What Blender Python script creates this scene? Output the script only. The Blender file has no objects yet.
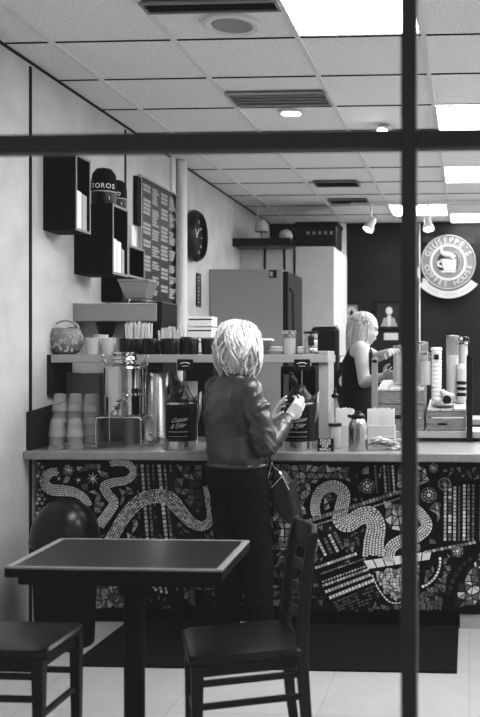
import bpy, math, random
from mathutils import Vector, Matrix, noise
R = math.radians
PI = math.pi
rnd = random.Random(7)
sc = bpy.context.scene
COL = sc.collection
# ---------------------------------------------------------------- camera (outside the shop window, room axis = +Y)
F, PX, PY, TH, EYE = 920.0, 418.0, 358.5, R(3.2), 1.43
KC = 1.59/1.55            # ceiling grid module
CEIL = EYE + 1.59
WL = -2.36
cam_d = bpy.data.cameras.new('camera'); cam = bpy.data.objects.new('camera', cam_d); COL.objects.link(cam)
cam.location = (0, 0, EYE); cam.rotation_euler = (PI/2, 0, TH)
cam_d.sensor_fit = 'AUTO'; cam_d.sensor_width = 36; cam_d.lens = F/717*36
cam_d.shift_x = -(PX-240)/717
cam_d.clip_start = 0.05; cam_d.clip_end = 100
cam_d.dof.use_dof = True; cam_d.dof.focus_distance = 4.9; cam_d.dof.aperture_fstop = 3.2
sc.camera = cam
sc.view_settings.view_transform = 'Standard'; sc.view_settings.look = 'None'; sc.view_settings.gamma = 1
sc.view_settings.exposure = 0.12

def W(u, v, Y):
    """real place at depth Y (metres into the room) of a spot measured on the photograph"""
    r = (u-PX)/F; up = (PY-v)/F
    dx = -math.sin(TH) + r*math.cos(TH); dy = math.cos(TH) + r*math.sin(TH)
    t = Y/dy
    return Vector((dx*t, Y, EYE + up*t))
def WX(u, v, X):
    r = (u-PX)/F; up = (PY-v)/F
    dx = -math.sin(TH) + r*math.cos(TH); dy = math.cos(TH) + r*math.sin(TH)
    t = X/dx
    return Vector((X, dy*t, EYE + up*t))
def WZ(u, v, Z):
    r = (u-PX)/F; up = (PY-v)/F
    dx = -math.sin(TH) + r*math.cos(TH); dy = math.cos(TH) + r*math.sin(TH)
    t = (Z-EYE)/up
    return Vector((dx*t, dy*t, Z))

# ---------------------------------------------------------------- materials (the place is seen in black and white)
def mat(name, g, rough=.6, metal=0, spec=.5, alpha=1, var=0, vscale=8, bump=0, bscale=60, emit=0, coat=0, stretch=None):
    if g < .07 and not metal and name != 'leather_jacket': g *= .22; spec = spec*.15 if rough > .5 else spec*.4
    m = bpy.data.materials.new(name); m.use_nodes = True
    nt = m.node_tree; b = nt.nodes['Principled BSDF']
    b.inputs['Base Color'].default_value = (g, g, g, 1)
    b.inputs['Roughness'].default_value = rough; b.inputs['Metallic'].default_value = metal
    b.inputs['Specular IOR Level'].default_value = spec; b.inputs['Alpha'].default_value = alpha
    b.inputs['Coat Weight'].default_value = coat
    if emit:
        b.inputs['Emission Color'].default_value = (1, 1, 1, 1); b.inputs['Emission Strength'].default_value = emit
    if var or bump:
        tc = nt.nodes.new('ShaderNodeTexCoord'); mp = nt.nodes.new('ShaderNodeMapping')
        nt.links.new(tc.outputs['Object'], mp.inputs['Vector'])
        if stretch: mp.inputs['Scale'].default_value = stretch
    if var:
        n = nt.nodes.new('ShaderNodeTexNoise'); n.inputs['Scale'].default_value = vscale; n.inputs['Detail'].default_value = 6
        nt.links.new(mp.outputs['Vector'], n.inputs['Vector'])
        cr = nt.nodes.new('ShaderNodeMapRange'); cr.inputs['From Min'].default_value = .3; cr.inputs['From Max'].default_value = .7
        cr.inputs['To Min'].default_value = max(0, g*(1-var)); cr.inputs['To Max'].default_value = min(1, g*(1+var))
        nt.links.new(n.outputs['Fac'], cr.inputs['Value']); nt.links.new(cr.outputs['Result'], b.inputs['Base Color'])
    if bump:
        n2 = nt.nodes.new('ShaderNodeTexNoise'); n2.inputs['Scale'].default_value = bscale; n2.inputs['Detail'].default_value = 4
        nt.links.new(mp.outputs['Vector'], n2.inputs['Vector'])
        bp = nt.nodes.new('ShaderNodeBump'); bp.inputs['Strength'].default_value = bump; bp.inputs['Distance'].default_value = .01
        nt.links.new(n2.outputs['Fac'], bp.inputs['Height']); nt.links.new(bp.outputs['Normal'], b.inputs['Normal'])
    return m
M = {}
M['wall'] = mat('painted_wall', .46, .7, var=.12, vscale=5, bump=.35, bscale=30)
M['seam'] = mat('wall_seam', .03, .6)
M['darkwall'] = mat('dark_painted_wall', .028, .6, var=.4, vscale=2)
M['tile'] = mat('ceiling_tile', .74, .9, var=.16, vscale=90, bump=.6, bscale=110)
M['grid'] = mat('ceiling_grid', .62, .45)
M['panel'] = mat('light_panel', .8, .5, emit=27)
M['lamp'] = mat('lamp_glow', .8, .5, emit=30)
M['black'] = mat('black_plastic', .013, .35)
M['blackmatte'] = mat('black_matte', .012, .75)
M['frame'] = mat('window_frame_paint', .10, .7, spec=.2)
M['steel'] = mat('brushed_steel', .48, .22, 1, bump=.05, bscale=200)
M['chrome'] = mat('polished_steel', .5, .09, 1)
M['greymetal'] = mat('grey_metal', .28, .35, .5)
M['fridge'] = mat('fridge_side', .25, .28, .15)
M['cooler'] = mat('cooler_panel', .42, .55, var=.06)
M['white'] = mat('white_paint', .60, .5)
M['paper'] = mat('paper', .75, .8)
M['cream'] = mat('cream_board', .42, .7)
M['lightgrey'] = mat('light_grey', .34, .6)
M['midgrey'] = mat('mid_grey', .18, .6)
M['darkgrey'] = mat('dark_grey', .06, .6)
M['shelf'] = mat('shelf_laminate', .30, .45, var=.06)
M['counter'] = mat('counter_laminate', .22, .28, var=.12, vscale=30)
M['grout'] = mat('black_grout', .011, .6)
M['kick'] = mat('toe_kick', .012, .6)
M['mat'] = mat('rubber_mat', .014, .8, bump=.3, bscale=200)
M['wooddark'] = mat('dark_stained_wood', .010, .42, var=.5, vscale=14, stretch=(1, 1, 8), spec=.4)
M['woodchair'] = mat('chair_wood', .022, .40, var=.4, vscale=14, stretch=(8, 1, 1))
M['tabletop'] = mat('table_laminate', .035, .30, var=.35, vscale=22, stretch=(6, 1, 1))
M['tableedge'] = mat('table_wood_edge', .20, .4)
M['seat'] = mat('black_vinyl', .014, .28)
M['crate'] = mat('crate_wood', .15, .7, var=.45, vscale=14, stretch=(1, 6, 12))
M['cratelight'] = mat('pale_crate_wood', .40, .7, var=.3, vscale=14, stretch=(6, 1, 1))
M['glass'] = mat('thin_glass', .55, .06, alpha=.22, spec=.9)
M['plastic'] = mat('clear_plastic', .5, .2, alpha=.30, spec=1.0)
M['skin'] = mat('skin', .38, .5)
M['hairlight'] = mat('blonde_hair', .60, .42, var=.2, vscale=60)
M['hairmid'] = mat('blonde_hair_lowlight', .20, .45, var=.3, vscale=60)
M['hairdark'] = mat('blonde_hair_shade', .09, .5)  # dark cap under the locks, painting the shade between strands
M['hair2'] = mat('dark_blonde_hair', .26, .45, var=.3, vscale=50)
M['hair2l'] = mat('dark_blonde_streak', .42, .45)
M['leather'] = mat('leather_jacket', .019, .30, var=.15, vscale=10, bump=.5, bscale=22, spec=.55)
M['trouser'] = mat('black_trousers', .012, .8)
M['blacktop'] = mat('black_top', .013, .8)
M['shoe'] = mat('white_shoe', .5, .5)
M['baglea'] = mat('bag_leather', .05, .5)
M['eye'] = mat('eye', .05, .2)
M['lip'] = mat('lips', .25, .4)
M['board'] = mat('menu_board', .045, .4, var=.3, vscale=3)
M['signgrey'] = mat('sign_grey', .07, .6)
M['signwhite'] = mat('sign_white', .27, .6)
M['coffee'] = mat('beans', .04, .6, var=.6, vscale=80)
M['food'] = mat('baked_food', .45, .8, var=.3, vscale=40)
for k in range(8):
    M['t%d' % k] = mat('mosaic_tile_%s' % 'abcdefgh'[k], [.025, .05, .09, .16, .28, .44, .68, .88][k], .22, coat=.3)
# floor: pale sheet tiles with thin joints
def floor_mat():
    m = mat('pale_floor_tile', .5, .38, var=.07, vscale=5, bump=.1, bscale=80)
    nt = m.node_tree; b = nt.nodes['Principled BSDF']
    tc = nt.nodes.new('ShaderNodeTexCoord'); br = nt.nodes.new('ShaderNodeTexBrick')
    br.offset = 0; br.inputs['Scale'].default_value = 1; br.inputs['Mortar Size'].default_value = .003
    br.inputs['Brick Width'].default_value = .61; br.inputs['Row Height'].default_value = .61
    br.inputs['Color1'].default_value = (.41, .41, .41, 1); br.inputs['Color2'].default_value = (.38, .38, .38, 1); br.inputs['Mortar'].default_value = (.3, .3, .3, 1)
    n = nt.nodes.new('ShaderNodeTexNoise'); n.inputs['Scale'].default_value = 9; n.inputs['Detail'].default_value = 8
    mx = nt.nodes.new('ShaderNodeMix'); mx.data_type = 'RGBA'; mx.blend_type = 'MULTIPLY'; mx.inputs['Factor'].default_value = .25
    nt.links.new(tc.outputs['Object'], br.inputs['Vector']); nt.links.new(tc.outputs['Object'], n.inputs['Vector'])
    nt.links.new(br.outputs['Color'], mx.inputs['A']); nt.links.new(n.outputs['Fac'], mx.inputs['B'])
    nt.links.new(mx.outputs['Result'], b.inputs['Base Color'])
    return m
M['floor'] = floor_mat()
def pane_mat():
    m = bpy.data.materials.new('window_glass'); m.use_nodes = True; nt = m.node_tree; nt.nodes.clear()
    o = nt.nodes.new('ShaderNodeOutputMaterial'); mx = nt.nodes.new('ShaderNodeMixShader'); t = nt.nodes.new('ShaderNodeBsdfTransparent')
    g = nt.nodes.new('ShaderNodeBsdfGlossy'); g.inputs['Roughness'].default_value = .02
    f = nt.nodes.new('ShaderNodeFresnel'); f.inputs['IOR'].default_value = 1.6
    nt.links.new(f.outputs[0], mx.inputs[0]); nt.links.new(t.outputs[0], mx.inputs[1]); nt.links.new(g.outputs[0], mx.inputs[2]); nt.links.new(mx.outputs[0], o.inputs[0])
    return m
M['pane'] = pane_mat()

# ---------------------------------------------------------------- mesh builder
class MB:
    def __init__(s): s.v = []; s.f = []; s.mi = []; s.m = 0; s.X = None
    def add(s, vs, fs):
        b = len(s.v)
        for p in vs:
            p = Vector(p)
            s.v.append(s.X @ p if s.X else p)
        for f in fs: s.f.append([b+i for i in f]); s.mi.append(s.m)
        return s
    def box(s, x0, x1, y0, y1, z0, z1):
        x0, x1 = sorted((x0, x1)); y0, y1 = sorted((y0, y1)); z0, z1 = sorted((z0, z1))
        return s.hexa([(x0,y0,z0),(x1,y0,z0),(x1,y1,z0),(x0,y1,z0)], [(x0,y0,z1),(x1,y0,z1),(x1,y1,z1),(x0,y1,z1)])
    def cbox(s, c, d, rz=0, rx=0, ry=0):
        old = s.X; T = Matrix.Translation(Vector(c)) @ Matrix.Rotation(rz,4,'Z') @ Matrix.Rotation(ry,4,'Y') @ Matrix.Rotation(rx,4,'X')
        s.X = old @ T if old else T
        s.box(-d[0]/2, d[0]/2, -d[1]/2, d[1]/2, -d[2]/2, d[2]/2); s.X = old; return s
    def hexa(s, b, t):
        return s.add(list(b)+list(t), [(3,2,1,0),(4,5,6,7),(0,1,5,4),(1,2,6,5),(2,3,7,6),(3,0,4,7)])
    def prism(s, poly, off):
        n = len(poly); off = Vector(off)
        return s.add([Vector(p) for p in poly]+[Vector(p)+off for p in poly],
                     [list(range(n))[::-1], list(range(n, 2*n))] + [(i, (i+1) % n, n+(i+1) % n, n+i) for i in range(n)])
    def tube(s, pts, rs, seg=10, cap=True, closed=False, flat=1.0):
        pts = [Vector(p) for p in pts]; n = len(pts)
        if not hasattr(rs, '__len__'): rs = [rs]*n
        vs = []; up = None
        for i, p in enumerate(pts):
            a = pts[i-1] if (i > 0 or closed) else pts[0]; b = pts[(i+1) % n] if (i < n-1 or closed) else pts[-1]
            t = (b-a).normalized() if (b-a).length > 1e-9 else Vector((0,0,1))
            if up is None: up = Vector((0,0,1)) if abs(t.z) < .9 else Vector((1,0,0))
            x = t.cross(up)
            if x.length < 1e-6: x = t.cross(Vector((0,1,0)))
            x.normalize(); y = x.cross(t).normalized(); up = y
            for k in range(seg):
                a_ = 2*PI*k/seg; vs.append(p + x*math.cos(a_)*rs[i] + y*math.sin(a_)*rs[i]*flat)
        fs = []
        for i in range(n if closed else n-1):
            j = (i+1) % n
            for k in range(seg): fs.append((i*seg+k, i*seg+(k+1) % seg, j*seg+(k+1) % seg, j*seg+k))
        if cap and not closed:
            fs.append(list(range(seg))[::-1]); fs.append([(n-1)*seg+k for k in range(seg)])
        return s.add(vs, fs)
    def cyl(s, a, b, r0, r1=None, seg=20): return s.tube([a, b], [r0, r0 if r1 is None else r1], seg)
    def lathe(s, prof, c=(0,0,0), seg=28, axis=None):
        c = Vector(c); vs = []; fs = []; n = len(prof)
        A = axis or Matrix.Identity(3)
        for r, z in prof:
            for k in range(seg):
                a = 2*PI*k/seg; vs.append(c + A @ Vector((r*math.cos(a), r*math.sin(a), z)))
        for i in range(n-1):
            for k in range(seg): fs.append((i*seg+k, i*seg+(k+1) % seg, (i+1)*seg+(k+1) % seg, (i+1)*seg+k))
        if prof[0][0] > 1e-5: fs.append(list(range(seg))[::-1])
        if prof[-1][0] > 1e-5: fs.append([(n-1)*seg+k for k in range(seg)])
        return s.add(vs, fs)
    def ell(s, c, r, seg=18, rings=12, rot=None):
        c = Vector(c); vs = []; fs = []
        if not hasattr(r, '__len__'): r = (r, r, r)
        Rm = rot or Matrix.Identity(3)
        vs.append(c + Rm @ Vector((0,0,r[2])))
        for i in range(1, rings):
            ph = PI*i/rings
            for k in range(seg):
                a = 2*PI*k/seg; vs.append(c + Rm @ Vector((r[0]*math.sin(ph)*math.cos(a), r[1]*math.sin(ph)*math.sin(a), r[2]*math.cos(ph))))
        vs.append(c + Rm @ Vector((0,0,-r[2]))); L = len(vs)-1
        for k in range(seg): fs.append((0, 1+k, 1+(k+1) % seg)); fs.append((L, 1+(rings-2)*seg+(k+1) % seg, 1+(rings-2)*seg+k))
        for i in range(rings-2):
            for k in range(seg): fs.append((1+i*seg+k, 1+(i+1)*seg+k, 1+(i+1)*seg+(k+1) % seg, 1+i*seg+(k+1) % seg))
        return s.add(vs, fs)
    def cone(s, a, b, ra, rb, seg=14):           # limb piece with round ends
        a = Vector(a); b = Vector(b)
        s.ell(a, ra, seg, 8); s.ell(b, rb, seg, 8); return s.tube([a, b], [ra, rb], seg)
    def chain(s, pts, rs, seg=12):
        for i in range(len(pts)-1): s.cone(pts[i], pts[i+1], rs[i], rs[i+1], seg)
        return s
    def loft(s, rows, seg=24):                     # rows: (center, half width, half depth, yaw)
        vs = []; fs = []
        for c, a, b, yaw in rows:
            c = Vector(c)
            for k in range(seg):
                t = 2*PI*k/seg; x = a*math.copysign(abs(math.cos(t))**.85, math.cos(t)); y = b*math.copysign(abs(math.sin(t))**.85, math.sin(t))
                vs.append(c + Vector((x*math.cos(yaw)-y*math.sin(yaw), x*math.sin(yaw)+y*math.cos(yaw), 0)))
        n = len(rows)
        for i in range(n-1):
            for k in range(seg): fs.append((i*seg+k, i*seg+(k+1) % seg, (i+1)*seg+(k+1) % seg, (i+1)*seg+k))
        fs.append(list(range(seg))[::-1]); fs.append([(n-1)*seg+k for k in range(seg)])
        return s.add(vs, fs)
    def build(s, name, mats, parent=None, smooth=False, bevel=0, world=False, voxel=0, ksmooth=0, wrinkle=None, label=None):
        me = bpy.data.meshes.new(name)
        off = parent_world(parent) if (world and parent) else Vector((0,0,0))
        me.from_pydata([tuple(p-off) for p in s.v], [], s.f)
        if not isinstance(mats, (list, tuple)): mats = [mats]
        for m in mats: me.materials.append(M[m] if isinstance(m, str) else m)
        if len(mats) > 1: me.polygons.foreach_set('material_index', s.mi)
        me.validate(); me.update()
        o = bpy.data.objects.new(name, me); COL.objects.link(o)
        if voxel:
            md = o.modifiers.new('r', 'REMESH'); md.mode = 'VOXEL'; md.voxel_size = voxel; md.use_smooth_shade = True
            if ksmooth: k = o.modifiers.new('s', 'SMOOTH'); k.iterations = ksmooth; k.factor = .5
            bpy.context.view_layer.update()
            dg = bpy.context.evaluated_depsgraph_get()
            me2 = bpy.data.meshes.new_from_object(o.evaluated_get(dg)); o.modifiers.clear(); o.data = me2; me2.name = name
            me = me2; smooth = True
            if wrinkle:
                amp, sx, sz_ = wrinkle
                nr = [v.normal.copy() for v in me.vertices]
                for v, nn in zip(me.vertices, nr):
                    c = v.co; w_ = noise.noise(Vector((c.x*.7, c.y*.7, c.z*.7))*6)*2.2
                    h_ = noise.noise(Vector((c.x*sx+w_, c.y*sx-w_, c.z*sz_+w_*1.5)))
                    h_ = 1-abs(h_)*2.6
                    v.co = c+nn*amp*h_
            if not me.materials: me.materials.append(M[mats[0]])
        if smooth: me.polygons.foreach_set('use_smooth', [True]*len(me.polygons)); 
        if smooth == 'auto':
            md = o.modifiers.new('e', 'EDGE_SPLIT'); md.split_angle = R(35)
        if bevel:
            md = o.modifiers.new('b', 'BEVEL'); md.width = bevel; md.segments = 2; md.limit_method = 'ANGLE'; md.angle_limit = R(40)
        if parent: o.parent = parent
        if label: o['label'] = label
        return o
def parent_world(p):
    v = Vector(p.location)
    while p.parent: p = p.parent; v += Vector(p.location)
    return v
def struct(name, mb, m, **k):
    o = mb.build(name, m, **k)
    if not k.get('parent'): o['kind'] = 'structure'
    return o
def thing(name, label, cat, loc=(0,0,0), rz=0, group=None):
    o = bpy.data.objects.new(name, None); COL.objects.link(o); o.empty_display_size = .05
    o.location = loc; o.rotation_euler = (0,0,rz); return tag(o, label, cat, group)
def tag(o, label, cat, group=None, kind=None):
    o['label'] = label; o['category'] = cat
    if group: o['group'] = group
    if kind: o['kind'] = kind
    return o
def dup(root, loc, rz=None, label=None, group=None, scale=None):
    def cp(o, par):
        c = o.copy(); COL.objects.link(c)
        if par: c.parent = par
        for ch in [x for x in ALLCH(o)]: cp(ch, c)
        return c
    r = cp(root, None); r.location = loc
    if rz is not None: r.rotation_euler = (0,0,rz)
    if scale: r.scale = scale
    if label: r['label'] = label
    if group: r['group'] = group
    return r
def ALLCH(o): return [c for c in bpy.data.objects if c.parent == o]
def text_mesh(mb, s, size, X, depth=.001, shear=0, align='CENTER', spacing=1.0):
    """adds the letters of s to mb, laid on the x/z plane of matrix X (x right, y up, facing +z of X)"""
    cu = bpy.data.curves.new('t', 'FONT'); cu.body = s; cu.size = size; cu.align_x = align; cu.align_y = 'CENTER'
    cu.extrude = depth; cu.shear = shear; cu.space_character = spacing; cu.resolution_u = 3; cu.space_line = .85
    o = bpy.data.objects.new('t', cu); COL.objects.link(o); bpy.context.view_layer.update()
    me = bpy.data.meshes.new_from_object(o.evaluated_get(bpy.context.evaluated_depsgraph_get()))
    old = mb.X; mb.X = X; mb.add([v.co for v in me.vertices], [list(p.vertices) for p in me.polygons]); mb.X = old
    bpy.data.objects.remove(o); bpy.data.meshes.remove(me)
FRONT = Matrix.Rotation(PI/2, 4, 'X')            # text that faces the window (-Y)
def catmull(pts, n=12):
    P = [Vector(p) for p in pts]; P = [2*P[0]-P[1]] + P + [2*P[-1]-P[-2]]; out = []
    for i in range(1, len(P)-2):
        for k in range(n):
            t = k/n; out.append(.5*((2*P[i]) + (-P[i-1]+P[i+1])*t + (2*P[i-1]-5*P[i]+4*P[i+1]-P[i+2])*t*t + (-P[i-1]+3*P[i]-3*P[i+1]+P[i+2])*t**3))
    out.append(P[-2]); return out
# ================================================================= ROOM
YB, YF, XR = 10.5*KC, 1.9, 2.6
struct('floor', MB().box(WL-.1, XR+.1, YF-.1, YB+.1, -.1, 0), 'floor')
struct('wall_left', MB().box(WL-.1, WL, YF-.1, YB+.1, 0, CEIL), 'wall')
struct('wall_back', MB().box(WL, XR, YB, YB+.1, 0, CEIL), 'darkwall')
struct('wall_right', MB().box(XR, XR+.1, YF-.1, YB+.1, 0, CEIL), 'wall')
wf = MB(); wx0, wx1, wz0, wz1 = -1.75, 1.25, .25, 2.55
wf.box(WL, wx0, YF-.1, YF, 0, CEIL); wf.box(wx1, XR, YF-.1, YF, 0, CEIL); wf.box(wx0, wx1, YF-.1, YF, wz1, CEIL); wf.box(wx0, wx1, YF-.1, YF, 0, wz0)
struct('wall_front', wf, 'wall')
gx = [-.22-.61*k for k in range(-5, 4)]; gx.sort(); gy = [1.38+.61*k for k in range(0, 15)]
gy = [(4.43+.61*k)*KC for k in range(-4, 10)]; gx = [x*KC for x in gx]
panels = [(-.83, -.22, 3.21, 4.37), (-.22, .39, 5.65, 6.26), (-.22, .39, 7.48, 8.09), (-.83, -.22, 9.31, 9.92), (-.22, .39, 9.92, 10.45),
          (1.0, 1.61, 3.21, 4.43), (1.0, 1.61, 5.65, 6.87), (1.0, 1.61, 8.09, 9.31), (1.61, 2.22, 4.43, 5.65), (1.61, 2.22, 6.87, 8.09), (.39, 1.0, 8.70, 9.92)]  # last two are unseen panels, added to brighten the rear of the room
panels = [tuple(q*KC for q in p) for p in panels]
struct('ceiling', MB().box(WL-.1, XR+.1, YF-.1, YB+.1, CEIL+.012, CEIL+.1), 'tile')
g = MB()
for x in gx: g.box(x-.012, x+.012, YF, YB, CEIL-.002, CEIL+.012)
struct('trim_1', g, 'grid')
g = MB()
for y in gy: g.box(WL, XR, y-.004, y+.004, CEIL+.006, CEIL+.0135)
struct('trim_2', g, 'seam')
g = MB().box(WL, WL+.006, YF, YB, CEIL-.006, CEIL+.01)
struct('trim_3', g, 'seam')
g = MB()
for Y in (WX(30, 300, WL).y, WX(125, 300, WL).y): g.box(WL, WL+.006, Y-.012, Y+.012, 0, CEIL-.02)
struct('trim_4', g, 'seam')
pt = WX(181.5, 300, WL+.045)
struct('trim_5', MB().cyl((WL+.045, pt.y, 0), (WL+.045, pt.y, CEIL), .045, seg=24).box(WL, WL+.02, pt.y-.16, pt.y-.06, 0, CEIL), 'white', smooth='auto')
g = MB(); a = W(334, 300, 10.4); b = W(342, 300, 10.4)
g.box(a.x, b.x, YB-.08, YB, 0, CEIL); g.box(a.x-.02, a.x+.0, YB-.1, YB, 0, CEIL-.1)
struct('trim_6', g, 'white')
# shop window: bars and glass
fr = MB()
fr.box(wx0, wx0+.05, YF-.08, YF-.02, wz0, wz1); fr.box(wx1-.05, wx1, YF-.08, YF-.02, wz0, wz1); fr.box(wx0, wx1, YF-.08, YF-.02, wz0, wz0+.05); fr.box(wx0, wx1, YF-.08, YF-.02, wz1-.05, wz1)
u = W(409.5, 300, YF-.05).x
fr.box(u-.016, u+.016, YF-.075, YF-.025, wz0, wz1)
za = W(3, 147, YF-.05).z; zb = W(477, 138.5, YF-.05).z; z = (za+zb)/2
fr.box(wx0, wx1, YF-.07, YF-.03, z-.0185, z+.0185)
struct('window_1', fr, 'frame', bevel=.003)
wo = bpy.data.objects['window_1']
MB().add([(wx0, YF-.05, wz0), (wx1, YF-.05, wz0), (wx1, YF-.05, wz1), (wx0, YF-.05, wz1)], [(0,1,2,3)]).build('pane', 'pane', wo)

for i, (x0, x1, y0, y1) in enumerate(panels):
    names = ['bright ceiling light panel nearest the window, cut by the top edge of the picture', 'bright square ceiling panel just above the horizontal window bar, right of the upright bar',
             'bright square ceiling panel second from the back on the right of the upright bar', 'bright ceiling panel seen behind the upright window bar near the dark back wall', 'bright ceiling panel above the round sign against the back wall',
             'ceiling light panel over the right part of the room, nearest the window', 'ceiling light panel over the right part of the room, middle one', 'ceiling light panel over the right part of the room, rearmost', 'ceiling light panel hard against the right wall, nearer one', 'unseen ceiling panel added by the right wall to brighten the rear', 'unseen ceiling panel added right of the round sign to brighten the rear']
    t = thing('ceiling_light', names[i], 'light', ((x0+x1)/2, (y0+y1)/2, CEIL), group='ceiling light panels')
    w, d = (x1-x0)/2-.02, (y1-y0)/2-.012
    MB().box(-w, w, -d, d, -.004, .004).build('diffuser', 'panel', t)
    f = MB(); f.box(-w-.012, -w, -d, d, -.006, .004); f.box(w, w+.012, -d, d, -.006, .004); f.box(-w, w, -d-.01, -d, -.006, .004); f.box(-w, w, d, d+.01, -.006, .004); f.build('frame', 'grid', t)

def ceil_at(u, v): return WZ(u, v, CEIL)
c = ceil_at(232, 25)
t = thing('ceiling_speaker', 'round pale ceiling speaker near the top of the picture', 'speaker', c)
MB().lathe([(.14, .012), (.14, -.004), (.125, -.012), (.10, -.006), (.10, .0)], seg=40).build('rim', 'white', t, smooth='auto')
MB().lathe([(.099, .0), (.09, -.006), (.0, -.008)], seg=40).build('grille', 'greymetal', t)
def slot_vent(u0, v0, u1, v1, label, mt='darkgrey'):
    a = ceil_at(u0, v1); b = ceil_at(u1, v0); cx, cy = (a.x+b.x)/2, (a.y+b.y)/2; w, d = abs(b.x-a.x)/2, abs(b.y-a.y)/2
    t = thing('ceiling_vent', label, 'vent', (cx, cy, CEIL))
    MB().box(-w, w, -d, d, -.003, .008).build('backing', mt, t)
    f = MB(); f.box(-w-.015, w+.015, -d-.015, -d, -.012, .0); f.box(-w-.015, w+.015, d, d+.015, -.012, 0); f.box(-w-.015, -w, -d, d, -.012, 0); f.box(w, w+.015, -d, d, -.012, 0)
    f.build('frame', 'lightgrey' if mt != 'darkgrey' else 'midgrey', t)
    n = max(3, int(2*d/.05)); s = MB()
    for k in range(n): y = -d+(k+.5)*2*d/n; s.cbox((0, y, -.006), (2*w, .02, .003), rx=.6)
    s.build('louvre', mt, t)
slot_vent(150, 0, 274, 11, 'dark rectangular ceiling vent at the very top of the picture', 'darkgrey')
slot_vent(238, 92, 324, 105, 'grey rectangular ceiling vent left of the small round downlight', 'midgrey')
slot_vent(318, 181, 356, 186, 'small dark ceiling vent beyond the horizontal window bar, nearer one of two', 'darkgrey')
slot_vent(332, 199, 366, 203, 'small dark ceiling vent beyond the horizontal window bar, farther one of two', 'darkgrey')
c = ceil_at(291, 113)
t = thing('downlight', 'small round recessed ceiling light just above the horizontal window bar', 'light', c)
MB().lathe([(.085, .01), (.085, -.004), (.065, -.008), (.062, .0)], seg=30).build('trim_ring', 'white', t, smooth='auto')
MB().lathe([(.062, -.002), (0, -.004)], seg=30).build('lens', 'lamp', t)

# track spots
def spot(u, v, Y, aim, label, track=None):
    p = W(u, v, Y); t = thing('spotlight', label, 'spotlight', p)
    top = CEIL - p.z
    MB().cyl((0,0,.03), (0,0,top), .012, seg=10).build('stem', 'white', t, smooth='auto')
    d = Vector(aim).normalized(); q = d.to_track_quat('Z', 'Y').to_matrix()
    MB().lathe([(.028, -.07), (.035, -.06), (.038, 0), (.058, .05), (.06, .075), (.052, .075), (.045, .05)], axis=q, seg=20).build('lamp_head', 'white', t, smooth='auto')
    MB().lathe([(.05, .06), (0, .066)], axis=q, seg=20).build('bulb', 'lamp', t)
    return t
tr = W(370, 214, 9.3); 
rail = MB().box(-1.2, 1.3, 9.28, 9.32, CEIL-.03, CEIL-.003).build('track_rail', 'white'); tag(rail, 'long white lighting track across the ceiling in front of the dark back wall', 'lighting track')
spot(371, 224, 9.3, (-.4, -.3, -.8), 'white spotlight on the rear track left of the upright window bar')
spot(428, 223, 9.3, (.1, -.3, -.8), 'white spotlight on the rear track right above the round sign')
spot(387, 129, 6.3, (-.3, -.6, -.6), 'white spotlight hanging just above the window bars crossing')
spot(364, 13, 4.2, (.3, -.6, -.4), 'white spotlight beside the big ceiling panel near the top right') if False else None

# ================================================================= LEFT WALL
def wall_box(u_wall, dep, v_top, v_bot, length, label, items):
    Y0 = WX(u_wall, 300, WL).y; zt = EYE+(PY-v_top)/F*Y0; zb = EYE+(PY-v_bot)/F*Y0
    t = thing('box_shelf', label, 'shelf', (WL, Y0, zb)); h = zt-zb; th = .015
    b = MB(); b.box(0, dep, 0, th, 0, h); b.box(0, dep, length-th, length, 0, h); b.box(0, dep, th, length-th, 0, th); b.box(0, dep, th, length-th, h-th, h)
    b.build('case', 'blackmatte', t, bevel=.001); MB().box(0, .006, th, length-th, th, h-th).build('back_panel', 'black', t)
    l = MB(); l.box(dep, dep+.002, 0, th, 0, h); l.box(dep, dep+.002, length-th, length, 0, h); l.box(dep, dep+.002, th, length-th, 0, th); l.box(dep, dep+.002, th, length-th, h-th, h)
    l.build('front_edge', 'midgrey', t)
    y = th+.01
    for k, (w, hh, g_) in enumerate(items):
        o = MB().box(.03, dep-.012, y, y+w, 0, hh).build('paper_packet', g_); o.location = (WL, Y0, zb+th+.001)
        b2 = MB().box(.04, dep-.02, y+.01, y+w-.01, hh, hh+.006).build('folded_top', 'paper', o)
        tag(o, '%s white paper packet standing in the %s' % (['nearest', 'second', 'third', 'fourth'][k], label.split(',')[0]), 'packet', 'paper packets in the wall boxes')
        y += w+.012
    return Y0, zt
wall_box(43, .185, 148, 227, .20, 'highest black box shelf on the left wall, nearest the window', [(.08, .21, 'paper'), (.06, .20, 'lightgrey')])
Y2, z2 = wall_box(74, .235, 200, 272, .25, 'middle black box shelf on the left wall, with black hats on top', [(.07, .20, 'paper'), (.06, .19, 'paper'), (.04, .15, 'lightgrey')])
Y3, z3 = wall_box(108, .135, 242, 275, .30, 'lowest black box shelf on the left wall, beside the menu board', [])
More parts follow.
